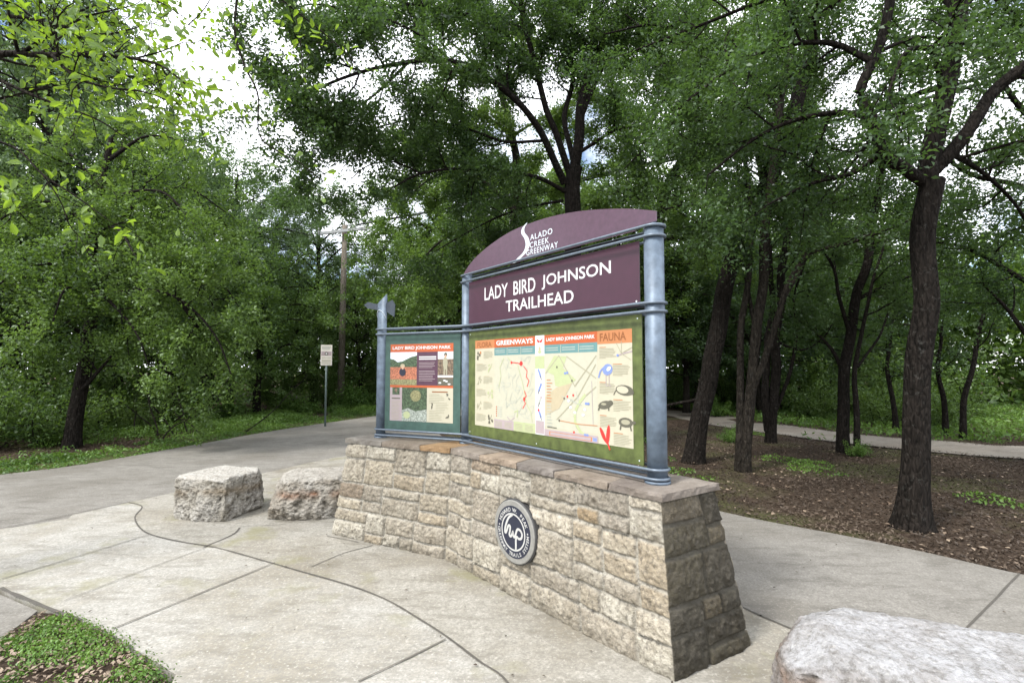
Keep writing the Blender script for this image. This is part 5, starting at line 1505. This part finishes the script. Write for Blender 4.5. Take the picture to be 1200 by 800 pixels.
for (u, z) in ((RM_ + .03, zD - .03), (um1 - .03, zD - .03), (RM_ + .03, zE + .03), (um1 - .03, zE + .03), (0.5 * um1, zE + .025)):
    SC_ = Sheet(O1, U, Nf); SC_.disc(u, z, .005, .005, 'silver', .0135); SC_.build('screw', mp)

# ---- the teal panel
TP = Sheet(O2, U2, Nf2)
ut0, ut1 = TP.pix(451.3, 450)[0], TP.pix(539.5, 450)[0]
tp = plate(TP, [(ut0, zE + 0.004), (ut1, zE + 0.004), (ut1, zD - 0.008), (ut0, zD - 0.008)], 0.008, M['teal'], 'history_panel')
def c3(x, y): return TP.pix(450 + x / 7.62, 395 + y / 7.62)
uA, uZ = c3(56, 400)[0], c3(618, 400)[0]
zTT = 0.5 * (c3(56, 72)[1] + c3(615, 45)[1]); zBB = 0.5 * (c3(56, 742)[1] + c3(620, 768)[1])
tz = lambda f: zTT - f * (zTT - zBB); tu = lambda f: uA + f * (uZ - uA)
b_ = 0.013
TP.rect(tu(0), tz(.105), tu(1), tz(0), 'orange', b_); TP.text('LADY BIRD JOHNSON PARK', tu(.035), tz(.082), tu(.965), tz(.028), 'white', b_ + .0012, 0.03)
TP.rect(tu(0), tz(.535), tu(.435), tz(.105), 'field', b_ + .0002); TP.rect(tu(0), tz(.255), tu(.435), tz(.105), 'palesky', b_ + .0008)
TP.poly([tu(0) and (tu(0), tz(.30)), (tu(0), tz(.19)), (tu(.06), tz(.20)), (tu(.12), tz(.235)), (tu(.20), tz(.225)), (tu(.26), tz(.20)), (tu(.34), tz(.17)), (tu(.435), tz(.15)), (tu(.435), tz(.30))], 'wood_print', b_ + .0012)
TP.rect(tu(0), tz(.535), tu(.435), tz(.46), 'grassprint', b_ + .0012)
TP.disc(tu(.205), tz(.285), .026, .020, 'tan', b_ + .0018); TP.disc(tu(.208), tz(.31), .013, .016, 'skin', b_ + .0022); TP.disc(tu(.205), tz(.365), .038, .040, 'navy', b_ + .0020)
TP.rect(tu(.435), tz(.535), tu(.765), tz(.105), 'plum', b_ + .0002)
for q in range(2): TP.rect(tu(.47), tz(.178 + q * .027), tu(.74), tz(.162 + q * .027), 'white', b_ + .0012)
for q in range(12):
    if q != 4: TP.rect(tu(.47), tz(.246 + q * .021), tu(.47 + rr.uniform(.2, .26)), tz(.240 + q * .021), 'lilac', b_ + .0012)
TP.rect(tu(.765), tz(.535), tu(1), tz(.105), 'sepia', b_ + .0002); TP.rect(tu(.765), tz(.20), tu(1), tz(.105), 'white', b_ + .0009); TP.rect(tu(.765), tz(.43), tu(1), tz(.405), 'white', b_ + .0009)
TP.disc(tu(.885), tz(.145), .018, .020, 'ink', b_ + .0014); TP.disc(tu(.885), tz(.165), .011, .013, 'skin', b_ + .0016); TP.disc(tu(.88), tz(.25), .026, .060, 'textgrey', b_ + .0012, 9); TP.rect(tu(.855), tz(.40), tu(.875), tz(.27), 'textgrey', b_ + .0013); TP.rect(tu(.89), tz(.40), tu(.91), tz(.27), 'textgrey', b_ + .0013); TP.rect(tu(.765), tz(.535), tu(1), tz(.445), 'ink', b_ + .0011)
for x, y in ((.80, .50), (.87, .47), (.94, .515), (.9, .48)): TP.disc(tu(x), tz(y), .016, .008, 'white', b_ + .0016, 7)
TP.rect(tu(0), tz(.565), tu(1), tz(.535), 'orange', b_ + .0004)
TP.rect(tu(0), tz(1), tu(.20), tz(.565), 'lilac', b_ + .0002); TP.rect(tu(.04), tz(.66), tu(.16), tz(.565), 'wood_print', b_ + .0012); TP.disc(tu(.10), tz(.60), .016, .022, 'sepia', b_ + .0016)
TP.rect(tu(.03), tz(.715), tu(.17), tz(.70), 'ink', b_ + .0012)
for q in range(14): TP.rect(tu(.03), tz(.742 + q * .0185), tu(rr.uniform(.14, .175)), tz(.737 + q * .0185), 'textgrey', b_ + .0012)
TP.rect(tu(.20), tz(1), tu(.60), tz(.565), 'wood_print', b_ + .0002)
TP.poly([(tu(.20), tz(1)), (tu(.20), tz(.86)), (tu(.30), tz(.83)), (tu(.42), tz(.87)), (tu(.60), tz(.84)), (tu(.60), tz(1))], 'creek_print', b_ + .0012)
TP.disc(tu(.42), tz(.67), .060, .055, 'grassprint', b_ + .0010, 11); TP.disc(tu(.28), tz(.92), .040, .035, 'palegreen', b_ + .0016, 9)
TP.rect(tu(.60), tz(1), tu(1), tz(.565), 'cream', b_ + .0002); TP.rect(tu(.68), tz(.622), tu(.92), tz(.608), 'brown', b_ + .0012)
for q in range(16): TP.rect(tu(.635 if not 6 <= q <= 9 else .74), tz(.652 + q * .021), tu(rr.uniform(.86, .96) if q > 4 and q < 12 else rr.uniform(.78, .87)), tz(.646 + q * .021), 'textgrey', b_ + .0012)
for x, y in ((.93, .67), (.68, .80), (.92, .93)):
    for k in range(3): TP.disc(tu(x + rr.uniform(-.02, .02)), tz(y + rr.uniform(-.03, .03)), .007, .014, 'ink', b_ + .0016 + k * .0002, 7, rr.uniform(-1, 1))
TP.build('history_print', tp)

# ---- arrow plate through the pointed post
ar = Sheet(O2, U2, Nf2)
za = ar.pix(446, 358)[1]
pts = [ar.pix(*p, 0.004) for p in ((426.5, 357.5), (431, 353.8), (441, 356), (452, 355.3), (459.5, 351.5), (463, 357), (462, 371.5), (452, 364.5), (441.5, 363.2), (431, 361.2))]
plate(ar, pts, 0.008, M['arrow'], 'arrow_plate', 0.004)
wr = [Vector((PL.x, PL.y, zat(PL, 374 - 10 * math.cos(a)))) + U2 * math.sin(a) * (RL_ + .004) + Nf2 * math.cos(a) * (RL_ + .004) for a in [math.pi * (k / 10 - .5) for k in range(11)]]
link('wire_tie', tube_mesh(wr, 0.003, 6, 'wire_tie'), sroot, [M['silver']])

# ------------------------------------------------------------------ round plaque on the wall
a3 = Vector((BOT[1].x, BOT[1].y, 0)); b3 = Vector((BOT[2].x, BOT[2].y, 0)); c3_ = Vector((TOPW[2].x, TOPW[2].y, ZT))
pu = (b3 - a3).normalized(); pn = pu.cross(c3_ - b3).normalized(); pn = pn if pn.y < 0 else -pn
pv = pn.cross(pu); pv = pv if pv.z > 0 else -pv
rq = ray(603, 622.5); o_ = Vector((0, 0, CAM_H)); tq = (a3 + pn * 0.045 - o_).dot(pn) / rq.dot(pn)
pc = o_ + rq * tq
rad = 37.0 / FPX * pc.y * 1.0
proot = empty('round_plaque', tuple(pc)); tag(proot, 'round navy and silver plaque with a looping monogram mounted on the wall face', 'plaque')
def pp(x, y, z=0.0): return pc + pu * x * rad + pv * y * rad + pn * z
def lathe(prof, name, mat, parent, n=64):
    bm = bmesh.new(); rings = []
    for r_, z_ in prof: rings.append([bm.verts.new(pp(r_ * math.cos(2 * math.pi * k / n), r_ * math.sin(2 * math.pi * k / n), z_)) for k in range(n)])
    for a, b in zip(rings[:-1], rings[1:]):
        for k in range(n): bm.faces.new((a[k], a[(k + 1) % n], b[(k + 1) % n], b[k]))
    bm.faces.new(rings[-1]); bm.faces.new(rings[0])
    me = bm_mesh(name, bm); return link(name, me, parent, [mat])
lathe([(0.99, -0.05), (0.995, -0.002), (0.97, 0.001)], 'backing_disc', M['bronze'], proot)
lathe([(0.955, 0.0005), (0.955, 0.007), (0.93, 0.010), (0.80, 0.010)], 'rim', M['pewter'], proot)
lathe([(0.79, 0.010), (0.79, 0.0118)], 'enamel_face', M['navy'], proot)
def ribbon(pts, w, closed=False):
    n = len(pts); Vv, Ff = [], []
    P = np.array(pts); T = (np.roll(P, -1, 0) - np.roll(P, 1, 0)) if closed else np.gradient(P, axis=0)
    T /= np.linalg.norm(T, axis=1)[:, None] + 1e-9; Q = np.stack([-T[:, 1], T[:, 0]], 1)
    A, B = P + Q * w / 2, P - Q * w / 2
    for a in A: Vv.append(tuple(pp(*a, 0.0135)))
    for b in B: Vv.append(tuple(pp(*b, 0.0135)))
    for k in range(n if closed else n - 1): Ff.append((k, (k + 1) % n, n + (k + 1) % n, n + k))
    return Vv, Ff
AV, AF = [], []
def addg(v, f): 
    b = len(AV); AV.extend(v); AF.extend([tuple(b + i for i in q) for q in f])
addg(*ribbon([(0.545 * math.cos(2 * math.pi * k / 64), 0.545 * math.sin(2 * math.pi * k / 64)) for k in range(64)], 0.05, True))
mono = [(-0.02, .53), (-.22, .38), (-.36, .12), (-.40, -.06), (-.36, -.10), (-.30, .0), (-.22, .15), (-.14, .14), (-.15, .02), (-.18, -.12), (-.12, -.16), (-.04, -.06), (-.01, .02), (0.0, -.10), (.06, -.14), (.12, -.04), (.20, .12), (.33, .13), (.42, .03), (.38, -.10), (.26, -.14), (.17, -.10), (.13, -.22), (.13, -.38), (.12, -.53)]
mm = smooth_line([(a, b, 0) for a, b in mono], 0.02)[:, :2]
addg(*ribbon([tuple(p) for p in mm], 0.075))
def ring_text(txt, rr0, a_mid, span, h, flip):
    for k, ch in enumerate(txt):
        if ch == ' ': continue
        f = (k / (len(txt) - 1) - 0.5) * span
        a = a_mid - f if not flip else a_mid + f
        Vt, Ft = text_geo(ch, 0.02)
        mn, mx = Vt.min(0), Vt.max(0); w = (mx[0] - mn[0]) / 0.73 * h
        vv = []
        for v in Vt:
            x = ((v[0] - mn[0]) / max(1e-6, mx[0] - mn[0]) - .5) * w; y = (v[1] / 0.73 - .5) * h
            if flip: q = (rr0 - y, a + x / rr0)
            else: q = (rr0 + y, a - x / rr0)
            vv.append(tuple(pp(q[0] * math.cos(q[1]), q[0] * math.sin(q[1]), 0.0136)))
        addg(vv, Ft)
ring_text('HOWARD W. PEAK', 0.68, math.pi / 2, math.radians(128), 0.125, False)
ring_text('GREENWAY TRAILS SYSTEM', 0.68, -math.pi / 2, math.radians(176), 0.115, True)
for a in (math.radians(172), math.radians(8)):
    addg([tuple(pp(.68 * math.cos(a) + .028 * math.cos(q), .68 * math.sin(a) + .028 * math.sin(q), 0.0136)) for q in [k * math.pi / 4 for k in range(8)]], [tuple(range(8))])
me = bpy.data.meshes.new('emblem'); me.from_pydata(AV, [], AF); link('emblem', me, proot, [M['emblem']])

# ------------------------------------------------------------------ boulders
def boulder(name, label, bot, top, seed, h, tints, amp=0.052, res=100):
    """rough quarried block: six gridded faces between a bottom and a top outline, rounded and broken"""
    cb = [np.array((p[0], p[1], -0.03)) for p in bot]; ct = [np.array((p[0], p[1], p[2] if len(p) > 2 else h)) for p in top]
    bm = bmesh.new(); bmesh.ops.create_cube(bm, size=2.0)
    bmesh.ops.subdivide_edges(bm, edges=bm.edges[:], cuts=res - 1, use_grid_fill=True)
    me = bpy.data.meshes.new('rock'); bm.to_mesh(me); bm.free()
    n = len(me.vertices); co = np.empty(n * 3); me.vertices.foreach_get('co', co); co = co.reshape(-1, 3)
    d = co / np.linalg.norm(co, axis=1)[:, None]
    k = np.max(np.abs(co), axis=1)
    p8 = (np.abs(co) ** 9).sum(1) ** (1 / 9.0)
    c = co / p8[:, None]                        # superellipsoid: slightly rounded block
    uvw = (c + 1) / 2
    u, v, w = uvw[:, :1], uvw[:, 1:2], uvw[:, 2:3]
    bi = lambda q: q[0] * (1 - u) * (1 - v) + q[1] * u * (1 - v) + q[2] * u * v + q[3] * (1 - u) * v
    P = bi(cb) * (1 - w) + bi(ct) * w
    cen_ = P.mean(0)
    ext = (P.max(0) - P.min(0)) / 2
    nn = (np.sign(c) * np.abs(c) ** 8); 
    ex = bi([cb[k_] for k_ in range(4)])
    eu = (cb[1] - cb[0]); eu = eu / np.linalg.norm(eu); ev = (cb[3] - cb[0]); ev = ev / np.linalg.norm(ev)
    nd = nn[:, :1] * eu + nn[:, 1:2] * ev + nn[:, 2:3] * np.array((0, 0, 1.0)); nd /= np.linalg.norm(nd, axis=1)[:, None] + 1e-9
    # broken facets: planes slicing corners and bumps off the block
    rb = np.random.default_rng(int(seed * 10))
    cg = P.mean(0)
    for k_ in range(46):
        n_ = rb.normal(size=3); n_[2] = n_[2] * .75 + (.12 if k_ % 3 else -.1); n_ /= np.linalg.norm(n_)
        h_ = (P - cg) @ n_
        lim_ = h_.max() - (h_.max() * rb.uniform(.02, .11))
        ex_ = np.maximum(0, h_ - lim_)
        P = P - n_ * (ex_ * rb.uniform(.8, 1.0))[:, None]
    f1 = fbm(P * 3.0 + seed, 3); f2 = np.abs(fbm(P * 8 + seed * 2, 4, .6)); f3 = fbm(P * 26 + seed, 4, .7); f4 = np.abs(fbm(P * 17 + seed * 3, 3, .6))
    steps = np.floor((f1 * 0.5 + 0.5) * 5) / 5
    side = 1 - np.clip(nd[:, 2], 0, 1) * 0.65
    P = P + nd * ((amp * .5 * f1 + amp * 0.35 * (steps - .5) - amp * 0.85 * f2 + amp * 0.5 * f3 - amp * 0.36 * f4) * side)[:, None]
    me.vertices.foreach_set('co', P.ravel().astype(np.float32))
    white, mid_, rust = [np.array(x) for x in tints]
    q = np.clip(0.5 + 1.1 * fbm(P * 4 + seed * 5, 4), 0, 1)[:, None]
    col = white * (1 - q) + mid_ * q
    crev = np.clip(f2 * 1.3 + f4 * .8 - f3 * .8 - .28, 0, .75)[:, None] * side[:, None]  # crevices darkened in the colour: painted occlusion shade together with dirt
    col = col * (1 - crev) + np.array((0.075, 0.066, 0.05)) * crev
    hz = (P[:, 2] - P[:, 2].min()) / (P[:, 2].max() - P[:, 2].min())
    band = np.clip(1 - np.abs(hz - 0.66 - 0.12 * fbm(P * 3, 3)) * 8, 0, 1) * np.clip(0.5 + 1.6 * fbm(P * 5 + 3, 3), 0, 1) * side
    col = col * (1 - band[:, None] * .8) + rust * band[:, None] * .8
    stain = np.clip(1 - hz * 6 + fbm(P * 6, 2), 0, 1)[:, None] * .5
    col = col * (1 - stain) + np.array((0.12, 0.105, 0.075)) * stain
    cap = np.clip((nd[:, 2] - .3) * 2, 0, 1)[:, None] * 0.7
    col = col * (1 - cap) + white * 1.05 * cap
    a = me.attributes.new('stone', 'FLOAT_COLOR', 'POINT'); cc = np.ones((n, 4), np.float32); cc[:, :3] = col; a.data.foreach_set('color', cc.ravel())
    for p in me.polygons: p.use_smooth = True
    me.name = name
    o = link(name, me, None, [M['boulder']])
    return tag(o, label, 'boulder')
boulder('limestone_boulder', 'rough white limestone boulder standing alone on the apron, farthest from the wall', [(-3.82, 5.46), (-3.06, 5.20), (-2.82, 5.95), (-3.6, 6.25)],
        [(-3.76, 5.52), (-3.04, 5.34), (-2.86, 6.0), (-3.56, 6.22)], 3.0, 0.45, ((0.47, 0.455, 0.42), (0.28, 0.262, 0.22), (0.22, 0.175, 0.12)))
boulder('limestone_boulder', 'rusty banded boulder tucked against the left end of the stone wall', [(-2.55, 5.24), (-1.70, 5.44), (-1.88, 6.2), (-2.84, 6.02)],
        [(-2.50, 5.36), (-1.76, 5.54), (-1.95, 6.2), (-2.72, 6.08)], 8.0, 0.435, ((0.42, 0.40, 0.36), (0.26, 0.228, 0.18), (0.27, 0.125, 0.065)))
boulder('limestone_boulder', 'large pale boulder in the right foreground, cut by the bottom edge', [(0.95, 2.05), (2.45, 1.38), (2.97, 1.92), (1.34, 2.61)],
        [(0.97, 2.16, .46), (2.40, 1.53, .46), (2.87, 1.95, .48), (1.33, 2.55, .50)], 14.0, 0.46, ((0.385, 0.388, 0.395), (0.23, 0.202, 0.182), (0.22, 0.15, 0.11)), 0.042, 120)

# ------------------------------------------------------------------ small sign, utility pole, cables
pb = at(381, 499, 0)
rt = empty('small_sign', (pb.x, pb.y, BASEZ)); tag(rt, 'small white rules sign on a thin green pole beside the trail', 'sign')
ztop = zat(pb, 404); zbot = zat(pb, 428)
link('pole', tube_mesh([(pb.x, pb.y, BASEZ), (pb.x, pb.y, ztop - .02)], 0.028, 12, 'pole'), rt, [M['signpost']])
SS_ = Sheet(Vector((pb.x, pb.y, 0)), Vector((0.97, 0.2, 0)).normalized(), Vector((0.2, -0.97, 0)).normalized())
hwid = 6.3 / FPX * pb.y
bm = bmesh.new()
for off_ in (0.032, 0.036):
    for u, z in ((-hwid, zbot), (hwid, zbot), (hwid, ztop), (-hwid, ztop)):
        p = SS_.O + SS_.U * u + SS_.N * off_; bm.verts.new((p.x, p.y, z))
bm.verts.ensure_lookup_table(); v = bm.verts
for f in ((0, 1, 2, 3), (4, 5, 6, 7), (0, 1, 5, 4), (1, 2, 6, 5), (2, 3, 7, 6), (3, 0, 4, 7)): bm.faces.new([v[i] for i in f])
pl = link('sign_plate', bm_mesh('sign_plate', bm), rt, [M['signwhite']])
hs = ztop - zbot; zf = lambda f: ztop - f * hs
for q, f in enumerate((.08, .14, .20)): SS_.rect(-hwid * .8, zf(f + .03), hwid * (.8 - .1 * q), zf(f), 'mapgrey', .038)
SS_.rect(-hwid * .9, zf(.53), hwid * .9, zf(.32), 'lilac', .0378); SS_.disc(0, zf(.43), hwid * .32, hwid * .32, 'ink', .039, 16); SS_.disc(0, zf(.43), hwid * .16, hwid * .16, 'white', .0396, 12)
for f in (.62, .74, .76, .84, .90): SS_.rect(-hwid * .8, zf(f + .025), hwid * .8, zf(f), 'textgrey', .038)
SS_.build('sign_print', pl)

ub = Vector((W(399, 480, 21.5).x, 21.5, BASEZ)); ut = W(404, 264, 21.5)
rt = empty('utility_pole', tuple(ub)); tag(rt, 'weathered wooden utility pole with a cross arm rising from the left wood', 'utility pole')
link('pole', tube_mesh([ub, (ub + ut) / 2, ut], [0.15, 0.13, 0.10], 14, 'pole'), rt, [M['pole']])
cA, cB = W(371, 274, 21.2), W(434, 267, 21.4)
bm = bmesh.new()
dirc = (cB - cA).normalized(); sd = dirc.cross(Vector((0, 0, 1))).normalized() * .05; upz = Vector((0, 0, .06))
vs = [bm.verts.new(e + s_ + u_) for e in (cA, cB) for s_, u_ in ((-sd, -upz), (sd, -upz), (sd, upz), (-sd, upz))]
for f in ((0, 1, 2, 3), (4, 5, 6, 7), (0, 1, 5, 4), (1, 2, 6, 5), (2, 3, 7, 6), (3, 0, 4, 7)): bm.faces.new([vs[i] for i in f])
ca = link('cross_arm', bm_mesh('cross_arm', bm), rt, [M['crossarm']])
for f in (.04, .3, .72, .96):
    p = cA.lerp(cB, f) + Vector((0, 0, .05))
    link('insulator', tube_mesh([p, p + Vector((0, 0, .05)), p + Vector((0, 0, .09)), p + Vector((0, 0, .18))], [.03, .05, .03, .045], 10, 'insulator'), rt, [M['crossarm']])
link('brace', tube_mesh([cA.lerp(cB, .25), ub.lerp(ut, .93)], .02, 6, 'brace'), rt, [M['crossarm']])
def cable(a, b, sag, r_, lab):
    P = [a.lerp(b, k / 30) - Vector((0, 0, sag * 4 * (k / 30) * (1 - k / 30))) for k in range(31)]
    tag(link('power_cable', tube_mesh(P, r_, 6, 'power_cable'), None, [M['cable']]), lab, 'cable', 'overhead cables')
far = W(1215, 50, 9.4); ext = far + (far - ut).normalized() * 12
cable(cB + Vector((0, 0, .25)), ext + Vector((0, 0, .25)), 0.55, 0.035, 'upper black overhead cable crossing behind the header to the top right')
cable(cA.lerp(cB, .72) + Vector((0, 0, .2)), ext + Vector((-.2, -.3, -.15)), 0.55, 0.035, 'lower black overhead cable running just beneath its twin')
lf = W(330, 285, 21) + Vector((-14, -6, .6))
cable(cA + Vector((0, 0, .2)), lf, 0.4, 0.012, 'thin overhead cable leaving the cross arm to the left')
